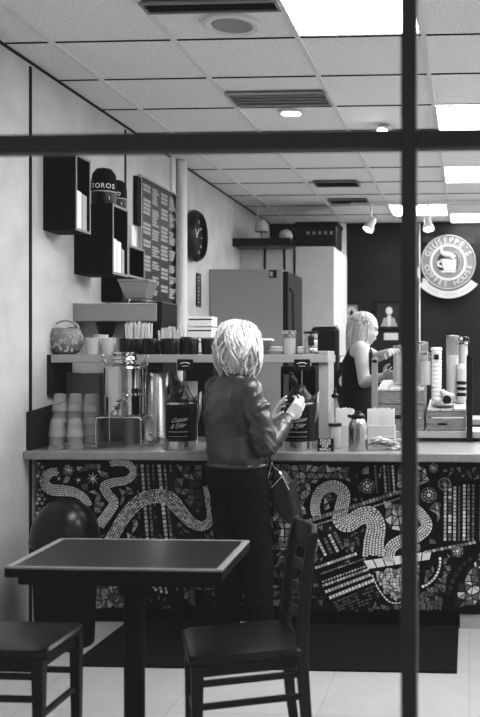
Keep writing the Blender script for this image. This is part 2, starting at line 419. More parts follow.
# black caps on stands on middle box
def cap(u, Yc, r, label, let):
    x = W(u, 200, Yc).x
    t = thing('display_hat', label, 'hat', (x, Yc, z2), rz=.3)
    MB().lathe([(r*.95, 0), (r, .03), (r*.98, r*1.0)], seg=24).build('display_stand', 'black', t, smooth='auto')
    MB().lathe([(r*1.02, r*1.0), (r*1.04, r*1.06), (r*1.02, r*1.1)], seg=24).build('brim_band', 'lightgrey', t, smooth='auto')
    MB().lathe([(r*1.0, r*1.08), (r*1.0, r*1.9), (r*.92, r*2.5), (r*.6, r*2.95), (0, r*3.1)], seg=24).build('crown', 'blackmatte', t, smooth=True)
    m = MB()
    for i, ch in enumerate(let):
        a = (i-(len(let)-1)/2)*.42
        X = Matrix.Rotation(a, 4, 'Z') @ Matrix.Translation((0, -r*1.02, r*1.45)) @ FRONT
        text_mesh(m, ch, r*.55, X, .002)
    X = Matrix.Rotation(.5, 4, 'Z') @ Matrix.Translation((0, -r*1.0, r*.5)) @ FRONT
    text_mesh(m, 'I', r*.4, X, .002)
    m.build('lettering', 'paper', t, label='white lettering')
cap(104, Y2+.09, .075, 'larger black hat with white lettering on top of the middle box shelf', 'TOROS')
cap(117, Y2+.23, .06, 'smaller black hat behind the larger one on top of the middle box shelf', 'TO')
# stack of papers on lowest box
for k in range(3):
    o = MB().box(0, .12-.02*k, 0, .05, 0, .13-.012*k).build('paper_pile', 'paper'); o.location = (WL+.02, Y3+.05+.07*k, z3+.001)
    tag(o, '%s white card pile on top of the lowest box shelf' % ['nearest', 'middle', 'farthest'][k], 'cards', 'card piles on the lowest box shelf')
    MB().box(.01, .1-.02*k, .01, .04, .13-.012*k, .134-.012*k).build('top_card', 'lightgrey', o)
# menu board
ma = WX(141, 176, WL+.02); mbp = WX(176, 192, WL+.02)
zt, zb = ma.z, WX(158, 302, WL+.02).z
t = thing('menu_board', 'tall dark menu board with columns of white writing on the left wall', 'menu board', (WL, ma.y, zb))
L = mbp.y-ma.y; H = zt-zb
MB().box(0, .02, 0, L, 0, H).build('panel', 'board', t)
f = MB(); f.box(0, .028, -.012, 0, -.012, H+.012); f.box(0, .028, L, L+.012, -.012, H+.012); f.box(0, .028, 0, L, -.012, 0); f.box(0, .028, 0, L, H, H+.012); f.build('frame', 'lightgrey', t)
m = MB(); r2 = random.Random(3)
for c_ in range(4):
    y0 = .04+c_*L*.245; z = H-.04; big = c_ in (0, 2); st = .030 if big else .021
    while z > .06:
        rows = r2.randint(2, 4) if big else r2.randint(3, 6)
        for k in range(rows):
            y = y0+r2.uniform(0, .01); end = y0+L*(.19 if big else r2.uniform(.10, .20))
            while y < end:
                w = r2.uniform(.014, .05); m.box(.0202, .0212, y, min(y+w, end+.005), z-st*.72, z); y += w+.007
            z -= st
            if z < .05: break
        z -= r2.uniform(.02, .055)
m.build('writing', 'lightgrey', t, label='rows of white chalk writing')
# tall dark frame behind the board (speaker strip)
a = WX(133, 176, WL)
o = MB().box(WL, WL+.03, a.y, ma.y-.02, EYE+(PY-222)/F*a.y, EYE+(PY-172)/F*a.y).build('wall_board', 'blackmatte', bevel=.003); tag(o, 'narrow plain black panel on the left wall just before the menu board', 'panel')
# wall clock
c = WX(190.5, 234, WL+.04)
t = thing('wall_clock', 'round dark wall clock seen edge on, beyond the white pipe', 'clock', (WL, c.y+.12, c.z))
Q = Matrix.Rotation(PI/2, 3, 'Y')
MB().lathe([(.19, 0), (.215, .02), (.22, .05), (.20, .09), (.185, .10), (.18, .05), (0, .05)], axis=Q, seg=48).build('case', 'black', t, smooth='auto')
MB().lathe([(.178, .051), (0, .052)], axis=Q, seg=48).build('dial', 'darkgrey', t)
m = MB(); 
for k in range(12): a = k*PI/6; m.cbox((.054, .15*math.sin(a), .15*math.cos(a)), (.002, .008, .03), rx=-a)
m.build('hour_marks', 'paper', t)
MB().cbox((.057, .03, .03), (.003, .01, .11), rx=-.8).build('hour_hand', 'paper', t); MB().cbox((.06, -.04, .045), (.003, .008, .15), rx=.7).build('minute_hand', 'paper', t)
# notices before the fridge
a = WX(199, 289, WL+.01)
t = thing('poster_strip', 'narrow black notice strip with white marks beside the fridge', 'notice', (WL, a.y, EYE+(PY-306)/F*a.y))
MB().box(0, .012, -.06, .06, 0, .29).build('sheet', 'black', t)
m = MB()
for k in range(8): m.box(.0122, .0135, -.04, -.04+.02+.03*r2.random(), .03+k*.031, .045+k*.031)
m.build('writing', 'lightgrey', t)

# ================================================================= FRIDGE + COOLER (back left)
fy = WX(209, 300, WL).y; fx = W(288, 300, fy).x; ft = EYE+(PY-268)/F*fy
t = thing('refrigerator', 'tall grey steel refrigerator standing against the left wall', 'refrigerator', (WL, fy, 0))
wv = fx-WL
MB().box(.005, wv-.05, 0, .72, .08, ft).build('body', 'fridge', t, bevel=.006)
MB().box(.05, wv-.1, .04, .68, 0, .08).build('plinth', 'black', t)
for z0, z1 in ((.1, 1.02), (1.04, ft-.02)):
    d = MB().box(wv-.05, wv, .005, .715, z0, z1).build('door', 'black', t, bevel=.006)
    MB().tube([(wv, .08, z0+.15), (wv+.04, .08, z0+.2), (wv+.03, .08, z1-.2), (wv, .08, z1-.15)], .01, 8).build('handle', 'darkgrey', d, smooth=True)
o = MB().box(-.035, .035, -.004, 0, -.035, .035).build('snapshot', 'darkgrey'); o.location = W(273, 274, fy); o.location.y = fy-.0005; MB().box(-.028, -.002, -.0055, -.004, -.02, .02).build('picture', 'lightgrey', o); tag(o, 'small dark snapshot stuck on the upper corner of the refrigerator', 'photo')
cy = 9.35; cx1 = W(334, 300, cy).x; ct = W(300, 246.5, cy).z
t = thing('walk_in_cooler', 'large pale walk-in cooler behind the refrigerator', 'cooler', (WL, cy, 0))
MB().box(.005, cx1-WL, 0, 1.0, 0, ct).build('body', 'cooler', t, bevel=.004)
m = MB()
for uu in (265, 284.5, 294.5):
    x = W(uu, 300, cy).x-WL; m.box(x-.012, x+.012, -.006, -.0005, .1, ct)
m.build('panel_joint', 'darkgrey', t)
a = W(252, 245, 9.2)
o = MB().box(WL, W(293, 245, 9.2).x, 9.05, 9.32, ct-.03, ct+.05).build('ledge_board', 'black'); tag(o, 'short black board shelf fixed on the left wall above the refrigerator', 'shelf')
# things standing on the cooler
bx = thing('storage_box', 'long black storage box lying on top of the walk-in cooler', 'box', (W(318, 240, 9.5).x, 9.6, ct))
hw = (W(337, 240, 9.5).x-W(297, 240, 9.5).x)/2
MB().box(-hw, hw, -.2, .2, 0, .22).build('case', 'black', bx, bevel=.01); MB().box(-hw-.01, hw+.01, -.21, .21, .22, .26).build('lid', 'blackmatte', bx, bevel=.005)
m = MB(); 
for k in range(5): m.box(-.1+k*.06, -.07+k*.06, -.2025, -.2005, .13, .16)
m.build('label_strip', 'midgrey', bx)
lp = thing('clamp_lamp', 'small pale clamp lamp standing on the short board above the refrigerator', 'lamp', (W(262, 242, 9.2).x, 9.2, ct+.05))
MB().lathe([(.04, 0), (.04, .012), (.012, .02)]).build('base', 'midgrey', lp, smooth='auto'); MB().tube([(0,0,.015), (-.02, 0, .15), (-.05, 0, .28), (-.02, 0, .38)], .009, 8).build('arm', 'lightgrey', lp, smooth=True)
MB().lathe([(.07, .08), (.06, .17), (.03, .2), (.0, .2)], (0, -.02, 0)).build('shade', 'lightgrey', lp, smooth='auto')
bl = thing('kettle', 'small rounded pale kettle on the right end of the short board above the refrigerator', 'kettle', (W(286, 242, 9.15).x, 9.15, ct+.05))
MB().lathe([(.0, 0), (.06, .0), (.07, .04), (.05, .08), (0, .1)]).build('body', 'lightgrey', bl, smooth=True); MB().tube([(.05,0,.03), (.1,0,.07), (.06,0,.11)], .008, 8).build('handle', 'black', bl, smooth=True)

# ================================================================= BACK WALL
def frame_pic(u0, v0, u1, v1, label, kind):
    a = W(u0, v1, YB-.03); b = W(u1, v0, YB-.03); w, h = b.x-a.x, b.z-a.z
    t = thing('picture_frame', label, 'picture', (a.x, YB, a.z))
    f = MB(); e = .03; f.box(0, w, -.03, 0, 0, e); f.box(0, w, -.03, 0, h-e, h); f.box(0, e, -.03, 0, e, h-e); f.box(w-e, w, -.03, 0, e, h-e); f.build('frame', 'black', t)
    MB().box(e, w-e, -.012, 0, e, h-e).build('mount', 'darkgrey' if kind else 'midgrey', t)
    m = MB(); mid = w/2
    if kind:      # generic portrait
        m.m = 0; m.ell((mid, -.014, h*.61), (w*.12, .003, h*.13)); m.m = 0; m.loft([((mid, -.013, e+.0), w*.05, .003, 0), ((mid, -.013, h*.46), w*.07, .003, 0)])
        m.m = 2; m.ell((mid, -.0105, h*.68), (w*.17, .003, h*.13)); m.m = 1; m.prism([(mid-w*.3, -.0125, e), (mid+w*.3, -.0125, e), (mid+w*.18, -.0125, h*.38), (mid-w*.18, -.0125, h*.38)], (0, -.001, 0))
    else:
        m.m = 0
        for k in range(7): m.ell((w*(.25+.5*r2.random()), -.013, h*(.25+.5*r2.random())), (w*.13, .002, h*.1))
        m.m = 1; m.ell((w*.5, -.014, h*.5), (w*.1, .002, h*.2))
    m.build('portrait' if kind else 'print', ['lightgrey', 'midgrey', 'black'] if kind else ['lightgrey', 'darkgrey'], t)
frame_pic(342, 302, 361, 327, 'framed blurry print on the dark back wall, left one behind the barista', 0)
frame_pic(375, 299, 403, 329, 'framed head and shoulders portrait on the dark back wall right of the barista', 1)
a = W(384, 340, YB); b = W(398, 333, YB)
o = MB().box(a.x, b.x, YB-.012, YB, a.z, b.z).build('wall_plaque', 'lightgrey', bevel=.002); tag(o, 'small pale plaque under the framed portrait', 'plaque')
a = W(343, 340, YB); b = W(354, 330, YB)
o = MB().box(a.x, b.x, YB-.012, YB, a.z, b.z).build('wall_plaque', 'lightgrey', bevel=.002); tag(o, 'small pale plaque under the blurry framed print', 'plaque')
x = W(419.5, 300, YB-.03).x
o = MB().cyl((x, YB-.02, .9), (x, YB-.02, CEIL), .009, seg=10).build('conduit', 'white', smooth=True); tag(o, 'thin white conduit running down the dark wall left of the round sign', 'pipe')
MB().box(x-.035, x-.008, YB-.04, YB, W(0, 280, YB).z, W(0, 270, YB).z).build('junction_box', 'white', o)
# round sign
c = W(448.3, 262.5, YB-.12); rs = 27.6/F*c.y
t = thing('round_sign', 'round coffee house sign with a steaming cup and a curved banner on the dark wall', 'sign', c)
AX = Matrix.Rotation(PI/2, 3, 'X')
MB().lathe([(rs, -.03), (rs, .02), (rs*.96, .028), (rs*.93, .02), (rs*.9, .02), (0, .02)], axis=AX, seg=64).build('disc', 'signgrey', t, smooth='auto')
MB().lathe([(rs*.985, .018), (rs*.985, .034), (rs*.955, .034), (rs*.955, .018)], axis=AX, seg=64).build('outer_ring', 'midgrey', t)
MB().lathe([(rs*.66, .018), (rs*.66, .03), (rs*.58, .03), (rs*.58, .018)], axis=AX, seg=64).build('inner_ring', 'signwhite', t)
MB().lathe([(rs*.57, .019), (0, .0225)], axis=AX, seg=48).build('centre', 'darkgrey', t)
m = MB()
for k in range(8): m.box(-rs*.1+k*rs*.075, -rs*.1+k*rs*.075+.006, -.027, -.0235, -rs*.3, rs*.42)
m.build('stripes', 'midgrey', t)
m = MB()
m.add([(-rs*.26, -.034, rs*.12), (rs*.30, -.034, rs*.12), (rs*.26, -.034, -rs*.28), (-rs*.16, -.034, -rs*.28)]+[(-rs*.26, -.024, rs*.12), (rs*.30, -.024, rs*.12), (rs*.26, -.024, -rs*.28), (-rs*.16, -.024, -rs*.28)], [(3,2,1,0),(4,5,6,7),(0,1,5,4),(1,2,6,5),(2,3,7,6),(3,0,4,7)])
m.prism([(-rs*.3, -.03, -rs*.30), (rs*.3, -.03, -rs*.30), (rs*.22, -.03, -rs*.37), (-rs*.22, -.03, -rs*.37)], (0, .008, 0))
m.tube([(-rs*.26, -.03, rs*.04), (-rs*.38, -.03, rs*.0), (-rs*.36, -.03, -rs*.13), (-rs*.22, -.03, -rs*.17)], rs*.045, 8)
m.tube(catmull([(rs*.2, -.032, rs*.14), (rs*.05, -.032, rs*.26), (-rs*.12, -.032, rs*.28), (-rs*.24, -.032, rs*.36), (-rs*.24, -.032, rs*.52)], 6), [rs*.10]*12+[rs*.09, rs*.085, rs*.08, rs*.075, rs*.07, rs*.065, rs*.06, rs*.055, rs*.05, rs*.045, rs*.04, rs*.035, rs*.03], 8)
m.build('steaming_cup', 'signwhite', t, smooth=False, label='raised white steaming cup')
m = MB()
def arc_text(m, s, rad, a0, a1, size, bottom=False):
    for i, ch in enumerate(s):
        a = R(a0+(a1-a0)*i/(len(s)-1))
        X = Matrix.Translation((rad*math.sin(a), -.024, rad*math.cos(a))) @ Matrix.Rotation(a if not bottom else a+PI, 4, 'Y') @ FRONT
        text_mesh(m, ch, size, X, .005)
arc_text(m, "GIUSEPPE'S", rs*.79, -66, 66, rs*.31)
arc_text(m, "COFFEE HOUSE", rs*.79, 258, 102, rs*.27, True)
m.build('lettering', 'signwhite', t, label='white raised lettering around the ring')
m = MB(); pts = []
n = 16
for k in range(n+1):
    a = R(-58+116*k/n); pts.append((rs*1.06*math.sin(a)*1.02, -rs*1.02*math.cos(a)+(-.0)))
for k in range(n):
    q = []
    for (kk, rr) in ((k, 1.03), (k+1, 1.03), (k+1, 1.30), (k, 1.30)):
        a = R(-52+104*kk/n); q.append((rs*rr*math.sin(a)*(1.04 if rr > 1.2 else 1), -.02, -rs*rr*math.cos(a)))
    m.prism(q, (0, .02, 0))
m.prism([(-rs*.93, -.018, -rs*.55), (-rs*.72, -.018, -rs*.62), (-rs*.72, -.018, -rs*.9), (-rs*.95, -.018, -rs*.95)], (0, .018, 0))
m.build('banner', 'signwhite', t)
m = MB()
for k in range(17):
    if k in (5, 6, 12): continue
    a = R(218-76*k/16); m.cbox((rs*1.17*math.sin(a), -.022, rs*1.17*math.cos(a)), (rs*.05, .004, rs*.07), ry=a)
m.build('banner_lettering', 'midgrey', t)
m = MB(); m.box(-rs*.9, -rs*.55, .0, .02, rs*.75, rs*.95); m.box(rs*.6, rs*.95, 0, .02, rs*.7, rs*.9); m.box(-rs*.9, rs*.9, .06, .10, rs*.0, rs*.06); m.cyl((0, .02, 0), (0, .12, 0), .03); m.build('bracket_or_shade', 'darkgrey', t)
# ================================================================= COUNTER
YC = 4.87            # mosaic face
CT = .94             # counter top height
xr = 1.6
t = thing('service_counter', 'long service counter whose front is a black mosaic of bands, shards and steam ribbons', 'counter', (WL, YC, 0))
LX = xr-WL
zt = W(200, 461, YC).z; zb = W(250, 611, YC).z
MB().box(.02, LX, .0, .9, zb, CT-.045).build('cabinet', 'grout', t)
MB().box(.02, W(459, 600, YC).x-WL, .03, .9, 0, zb).build('toe_kick', 'kick', t)
MB().box(W(460, 600, YC).x-WL, LX, .005, .9, 0, zb).build('plinth', 'lightgrey', t)
# ---- mosaic
def pp(u, v): p = W(u, v, YC); return (p.x-WL, p.z)
PXM = YC/F
mo = MB()
feat = []            # (kind, data) occupied areas in photo-plane px
def quad(pts, shade):
    mo.m = shade
    q = [pp(*p) for p in pts]
    # orient towards -Y
    A = sum(q[i][0]*q[(i+1) % len(q)][1]-q[(i+1) % len(q)][0]*q[i][1] for i in range(len(q)))
    if A < 0: q = q[::-1]
    n = len(q); c = (sum(p[0] for p in q)/n, sum(p[1] for p in q)/n)
    top = [(c[0]+(p[0]-c[0])*.93, -.004, c[1]+(p[1]-c[1])*.93) for p in q]; bot = [(p[0], 0, p[1]) for p in q]
    mo.add(bot+top, [list(range(n, 2*n))]+[(i, (i+1) % n, n+(i+1) % n, n+i) for i in range(n)])
rm = random.Random(11)
def arclen(pts):
    out = [0]
    for i in range(1, len(pts)): out.append(out[-1]+math.dist(pts[i], pts[i-1]))
    return out
def resample(pts, step):
    L = arclen(pts); n = max(2, int(L[-1]/step)); out = []; j = 0
    for k in range(n+1):
        d = L[-1]*k/n
        while j < len(L)-2 and L[j+1] < d: j += 1
        f = (d-L[j])/max(1e-6, L[j+1]-L[j]); out.append((pts[j][0]+(pts[j+1][0]-pts[j][0])*f, pts[j][1]+(pts[j+1][1]-pts[j][1])*f, k/n))
    return out
def ribbon(pts, w0, wm, w1, rows, shades, step=2.1):
    c = [(p.x, p.y) for p in catmull([(a, b, 0) for a, b in pts], 10)]
    s = resample(c, step*1.15/4); n = len(s)
    def wd(t): return (w0+(wm-w0)*t/.5) if t < .5 else (wm+(w1-wm)*(t-.5)/.5)
    nor = []
    for i in range(n):
        a = s[max(0, i-1)]; b = s[min(n-1, i+1)]; dx, dy = b[0]-a[0], b[1]-a[1]; l = math.hypot(dx, dy) or 1; nor.append((-dy/l, dx/l))
    feat.append(('r', [(p[0], p[1], wd(p[2])/2+.8) for p in s]))
    for r in range(rows):
        ph = rm.choice((0, 1, 2, 3))
        for i in range(ph, n-4, 4):
            q = []
            for (ii, rr) in ((i, r), (i+4, r), (i+4, r+1), (i, r+1)):
                w = wd(s[ii][2]); o = -w/2+w*rr/rows
                q.append((s[ii][0]+nor[ii][0]*o, s[ii][1]+nor[ii][1]*o))
            cx = sum(p[0] for p in q)/4; cy = sum(p[1] for p in q)/4
            q = [(cx+(p[0]-cx)*.74+rm.uniform(-.16, .16), cy+(p[1]-cy)*.74+rm.uniform(-.16, .16)) for p in q]
            quad(q, rm.choice(shades))
def band(p0, p1, w, shades, step, gap=.78, half=False):
    L = math.dist(p0, p1); n = max(1, int(L/step)); dx, dy = (p1[0]-p0[0])/L, (p1[1]-p0[1])/L
    feat.append(('r', [(p0[0]+dx*L*k/n, p0[1]+dy*L*k/n, w/2+.8) for k in range(n+1)]))
    for k in range(n):
        a = L*(k+.5)/n; cx, cy = p0[0]+dx*a, p0[1]+dy*a; h = L/n/2*gap; ww = w/2*.9
        if half: quad([(cx-dx*h-dy*-ww, cy-dy*h+dx*-ww), (cx+dx*h+dy*-ww*-0, cy+dy*h), (cx-dx*h-dy*ww, cy-dy*h+dx*ww)], rm.choice(shades))
        else: quad([(cx-dx*h+dy*ww, cy-dy*h-dx*ww), (cx+dx*h+dy*ww, cy+dy*h-dx*ww), (cx+dx*h-dy*ww, cy+dy*h+dx*ww), (cx-dx*h-dy*ww, cy-dy*h+dx*ww)], rm.choice(shades))
def disc(cx, cy, r, shade, n=12):
    quad([(cx+r*math.cos(2*PI*k/n), cy+r*math.sin(2*PI*k/n)) for k in range(n)], shade)
def ringt(cx, cy, r0, r1, n, shades, g=.35):
    for k in range(n):
        a0 = 2*PI*k/n; a1 = a0+2*PI/n*(1-g); quad([(cx+r0*math.cos(a0), cy+r0*math.sin(a0)), (cx+r1*math.cos(a0), cy+r1*math.sin(a0)), (cx+r1*math.cos(a1), cy+r1*math.sin(a1)), (cx+r0*math.cos(a1), cy+r0*math.sin(a1))], rm.choice(shades))
def rosette(cx, cy, r, petals=9):
    feat.append(('c', (cx, cy, r+.5))); disc(cx, cy, r*.28, 6)
    ringt(cx, cy, r*.42, r*.68, petals, [4, 5, 6]); ringt(cx, cy, r*.78, r, petals*2, [3, 4, 2])
def star(cx, cy, r, n=8, sh=(5, 6)):
    feat.append(('c', (cx, cy, r+.4)))
    disc(cx, cy, r*.3, 7)
    for k in range(n):
        a = 2*PI*k/n; quad([(cx+r*.38*math.cos(a-.25), cy+r*.38*math.sin(a-.25)), (cx+r*math.cos(a), cy+r*math.sin(a)), (cx+r*.38*math.cos(a+.25), cy+r*.38*math.sin(a+.25))], rm.choice(sh))
S = [6, 7, 7, 7, 7, 6]
ribbon([(59, 471.5), (50, 473), (44.5, 481), (50, 489), (63, 490.5), (75, 492.5), (84, 498), (90, 506)], 8, 12, 7, 6, S)
ribbon([(110, 464.5), (118, 462.8), (128, 464), (134, 472), (127, 480), (113, 482.5), (104, 486.5), (108, 494), (114, 503), (107, 515), (98, 527)], 6, 9, 11, 5, S)
ribbon([(108, 545), (116, 531), (126, 515), (140, 501), (156, 496), (170, 499), (180, 510), (191, 522), (203, 526), (211, 518), (208, 500), (205, 485)], 12, 15, 4, 6, [5, 6, 7, 5, 6, 4])
ribbon([(317, 517), (315, 506), (320, 492), (333, 486), (343.5, 493), (342, 506), (340, 520), (348, 524.5), (359, 517), (370, 515), (376, 526), (374, 541), (373, 557)], 9, 15, 22, 7, S, 2.1)
ribbon([(388, 562), (391, 548), (403, 540), (417, 536), (427, 526), (420, 513), (410, 505)], 12, 13, 9, 5, S, 2.1)
# cup
rim0, rim1 = (363, 563), (431, 553)
feat.append(('p', [(361, 560), (432, 549), (434, 560), (368, 570)]))
for k in range(7):
    f0, f1 = k/7+.008, (k+1)/7-.008
    top = lambda f: (363+69*f, 561-10*f); bo = lambda f: (368+62*f, 569-9.5*f)
    quad([top(f0), top(f1), bo(f1), bo(f0)], 7)
bowl = [(371, 570), (376, 582), (383, 593), (391, 601), (402, 602), (413, 593), (420, 578), (423, 563)]
feat.append(('p', [(369, 568), (375, 584), (382, 595), (390, 604), (404, 604), (416, 594), (423, 578), (426, 562)]))
def poly_tiles(poly, step, shades, gap=.80):
    xs = [p[0] for p in poly]; ys = [p[1] for p in poly]
    pts = {}
    nx = int((max(xs)-min(xs))/step)+2; ny = int((max(ys)-min(ys))/step)+2
    for i in range(nx+1):
        for j in range(ny+1): pts[i, j] = (min(xs)-step/2+i*step+rm.uniform(-.35, .35)*step, min(ys)-step/2+j*step+rm.uniform(-.35, .35)*step)
    for i in range(nx):
        for j in range(ny):
            q = [pts[i, j], pts[i+1, j], pts[i+1, j+1], pts[i, j+1]]
            if rm.random() < .5: tris = [[q[0], q[1], q[2]], [q[0], q[2], q[3]]]
            else: tris = [[q[0], q[1], q[3]], [q[1], q[2], q[3]]]
            if rm.random() < .25: tris = [q]
            for tr_ in tris:
                cx = sum(p[0] for p in tr_)/len(tr_); cy = sum(p[1] for p in tr_)/len(tr_)
                if not inpoly((cx, cy), poly): continue
                g_ = [(cx+(p[0]-cx)*gap, cy+(p[1]-cy)*gap) for p in tr_]
                if all(inpoly(p, poly) for p in g_): yield g_, rm.choice(shades)
def inpoly(p, poly):
    x, y = p; c = False; n = len(poly)
    for i in range(n):
        x0, y0 = poly[i]; x1, y1 = poly[(i+1) % n]
        if (y0 > y) != (y1 > y) and x < (x1-x0)*(y-y0)/(y1-y0)+x0: c = not c
    return c
for q, s_ in list(poly_tiles(bowl, 3.4, [4, 5, 6, 6, 7, 3])): quad(q, s_)
ribbon([(440, 556), (440, 565), (436, 576), (428, 584), (419, 588)], 3, 3, 3, 1, [6, 7], 3)
ribbon([(371, 572), (378, 588), (390, 602), (404, 602.5)], 2, 2, 2, 1, [6, 7], 3)
# banded rows, right half
band((299, 524), (402, 491), 4, [3, 4, 5, 4], 3.4)
band((303, 529), (400, 498), 1.6, [4, 5], 3)
band((315, 568), (357, 553.5), 3, [5, 6, 7], 3)
band((320, 574), (366, 558), 2, [2, 3, 4], 3)
band((322, 582), (369, 565), 3, [4, 5, 6], 3, .8, True); band((322, 586), (369, 569), 2.6, [5, 6, 4], 3)
band((325, 592), (371, 574.5), 3.2, [5, 6], 3.2); band((329, 598), (374, 580), 3.6, [6, 7, 6], 3.4)
for k in range(5): band((333+1.5*k, 603+2.4*k), (377+1*k, 585+3.4*k), 2, [1, 2, 2], 4)
for (a, b, w, s_) in (((317.5, 539), (326, 556), 2.6, [6, 7]), ((324, 537), (332, 554), 3.4, [2, 3]), ((329, 534), (338, 552), 3, [5, 6, 7]), ((334, 531.5), (343, 549), 3.4, [2, 3])): band(a, b, w, s_, 3.2)
for (x, w, s_) in ((445, 2.8, [5, 6]), (449.7, 3.4, [2, 3, 6]), (454.5, 3, [6, 5]), (459, 1.6, [3]), (464, 3, [6, 7, 5]), (468.3, 2.6, [3, 4]), (473, 2.4, [2, 3]), (481, 3, [5]), (487, 3, [3])): band((x+.4, 484 if x > 460 or x < 452 else 486), (x, 541), w, s_, 3.6)
for (x, s_) in ((385, [4, 5]), (393.5, [5, 6]), (389, [2]), (376, [2, 3]), (355, [2, 1])): band((x-1, 465), (x+1 if x > 370 else x+7, 493 if x > 370 else 501), 2.2, s_, 3.2)
band((424, 552.5), (476, 542), 3, [4, 5, 3], 4)
# banded columns left half
for (x, x2, s_, w) in ((142, 148, [4, 5, 5], 3), (147.5, 153, [2, 3], 2.6), (159, 167, [4, 5, 6, 5], 3.4), (164.5, 172, [2, 3, 4], 2.6)): band((x, 464), (x2, 545), w, s_, 4.2)
for (x, x2) in ((170.5, 178), (153, 159), (137, 143)): band((x, 464), (x2, 600), 2.2, [1, 1, 2], 4.2)
rosette(68.5, 470, 5.5, 8); star(93, 478.5, 6.5); star(78.5, 480, 4, 7, (4, 5)); star(59, 478.5, 3.5, 6, (3, 4)); star(39, 463.5, 4, 7, (2, 3))
rosette(367.5, 486, 7.5, 9); rosette(429, 495, 8, 10); rosette(457.5, 551, 6, 9); rosette(433.5, 468, 5, 7)
feat.append(('c', (444.5, 484, 7.2))); ringt(444.5, 484, 5.2, 6.6, 30, [3, 4], .1); ringt(444.5, 484, 2.6, 4.6, 14, [1, 2], .15); disc(444.5, 484, 2, 4)
rosette(205, 566, 5); rosette(146, 582, 5, 9)
for r_ in (10, 14.5, 19): 
    ribbon([(146+r_*math.cos(a)*1.1, 594-r_*math.sin(a)) for a in [PI*k/8 for k in range(9)]], 2.8, 2.8, 2.8, 1, [4, 5, 6, 3], 3.2)
for k in range(15):
    for j in range(2): disc(37.5+5.0*j+(k % 2)*2+rm.uniform(-.6, .6), 467+4.6*k+rm.uniform(-.6, .6), 1.9, rm.choice([3, 4, 5, 6]), rm.choice([5, 6, 7])); feat.append(('c', (37.5+5*j+(k % 2)*2, 467+4.6*k, 2.0)))
ribbon([(474, 556), (462, 566), (453, 580), (448, 600), (447, 612)], 5, 6, 6, 1, [0], 6)
# dark arc with white dots (lower right) and loose shards everywhere else
def occupied(p, m_=0):
    for k, d in feat:
        if k == 'r':
            for (x, y, r) in d:
                if (x-p[0])**2+(y-p[1])**2 < (r+m_)**2: return True
        elif k == 'c':
            if (d[0]-p[0])**2+(d[1]-p[1])**2 < (d[2]+m_)**2: return True
        elif inpoly(p, d): return True
    return False
def shards(poly, step, shades, gap=.80, keep=1.0):
    for q, s_ in list(poly_tiles(poly, step, shades, gap)):
        cx = sum(p[0] for p in q)/len(q); cy = sum(p[1] for p in q)/len(q)
        if rm.random() > keep or occupied((cx, cy), .6) or any(occupied(p, 0) for p in q): continue
        quad(q, s_)
shards([(36, 461.5), (140, 461.5), (146, 548), (140, 610), (36, 610)], 6.2, [2, 3, 4, 4, 5, 5, 3, 2])
shards([(140, 461.5), (174, 461.5), (182, 610), (140, 610)], 5, [0, 1, 1, 2, 0])
shards([(172, 461.5), (282, 461.5), (290, 610), (182, 610)], 7, [0, 1, 1, 2, 3, 2], keep=.8)
shards([(270, 462), (352, 462), (362, 505), (300, 523), (290, 560), (276, 590)], 6.4, [2, 3, 4, 5, 6, 3, 4, 2])
shards([(352, 462.5), (442, 463), (442, 556), (372, 556), (362, 500)], 7.2, [2, 3, 4, 5, 6, 4])
shards([(300, 529), (371, 508), (371, 560), (336, 602), (324, 590)], 5.2, [1, 2, 3, 4, 2])
shards([(370, 606), (372, 570), (430, 560), (452, 550), (452, 612), (372, 612)], 4.4, [1, 2, 2, 3, 3])
shards([(330, 604), (372, 586), (378, 612), (332, 612)], 4, [0, 1, 1, 2])
shards([(449, 580), (456, 568), (476, 553), (495, 545), (495, 612), (449, 612)], 6.5, [1, 2, 4, 5, 3, 1, 6])
shards([(440, 463.5), (495, 463.5), (495, 482), (452, 482), (440, 476)], 6, [1, 2, 3, 1])
shards([(280, 560), (322, 570), (332, 612), (284, 612)], 6, [0, 1, 2, 1])
shards([(495, 463.5), (640, 463.5), (640, 612), (495, 612)], 9, [1, 2, 3, 4])
mo.build('mosaic', ['t%d' % k for k in range(8)], t, label='mosaic of pale steam ribbons, a cup, bands and shards set in black grout')
struct('baseboard_back', MB().box(xr+.02, XR, YB-.02, YB, 0, .1), 'lightgrey')
# ---- worktop (two lengths, one left of the customer, one right)
def zat(u, v): return W(u, v, 4.74).z
wt = MB().box(WL+.005, xr, 4.74, 5.78, CT-.045, CT).build('worktop', 'counter', bevel=.006)
tag(wt, 'pale laminate worktop running the whole length of the counter', 'worktop')
# dark side splash on the left wall
a = WX(30, 412, WL).y
o = MB().add([(WL+.002, 4.78, CT+.001), (WL+.002, 5.33, CT+.001), (WL+.002, 5.33, 1.19), (WL+.002, 4.78, 1.145), (WL+.022, 4.78, CT+.001), (WL+.022, 5.33, CT+.001), (WL+.022, 5.33, 1.19), (WL+.022, 4.78, 1.145)],
      [(3,2,1,0),(4,5,6,7),(0,1,5,4),(1,2,6,5),(2,3,7,6),(3,0,4,7)]).build('side_splash', 'darkgrey'); tag(o, 'dark side splash board against the left wall at the counter end', 'splash board')
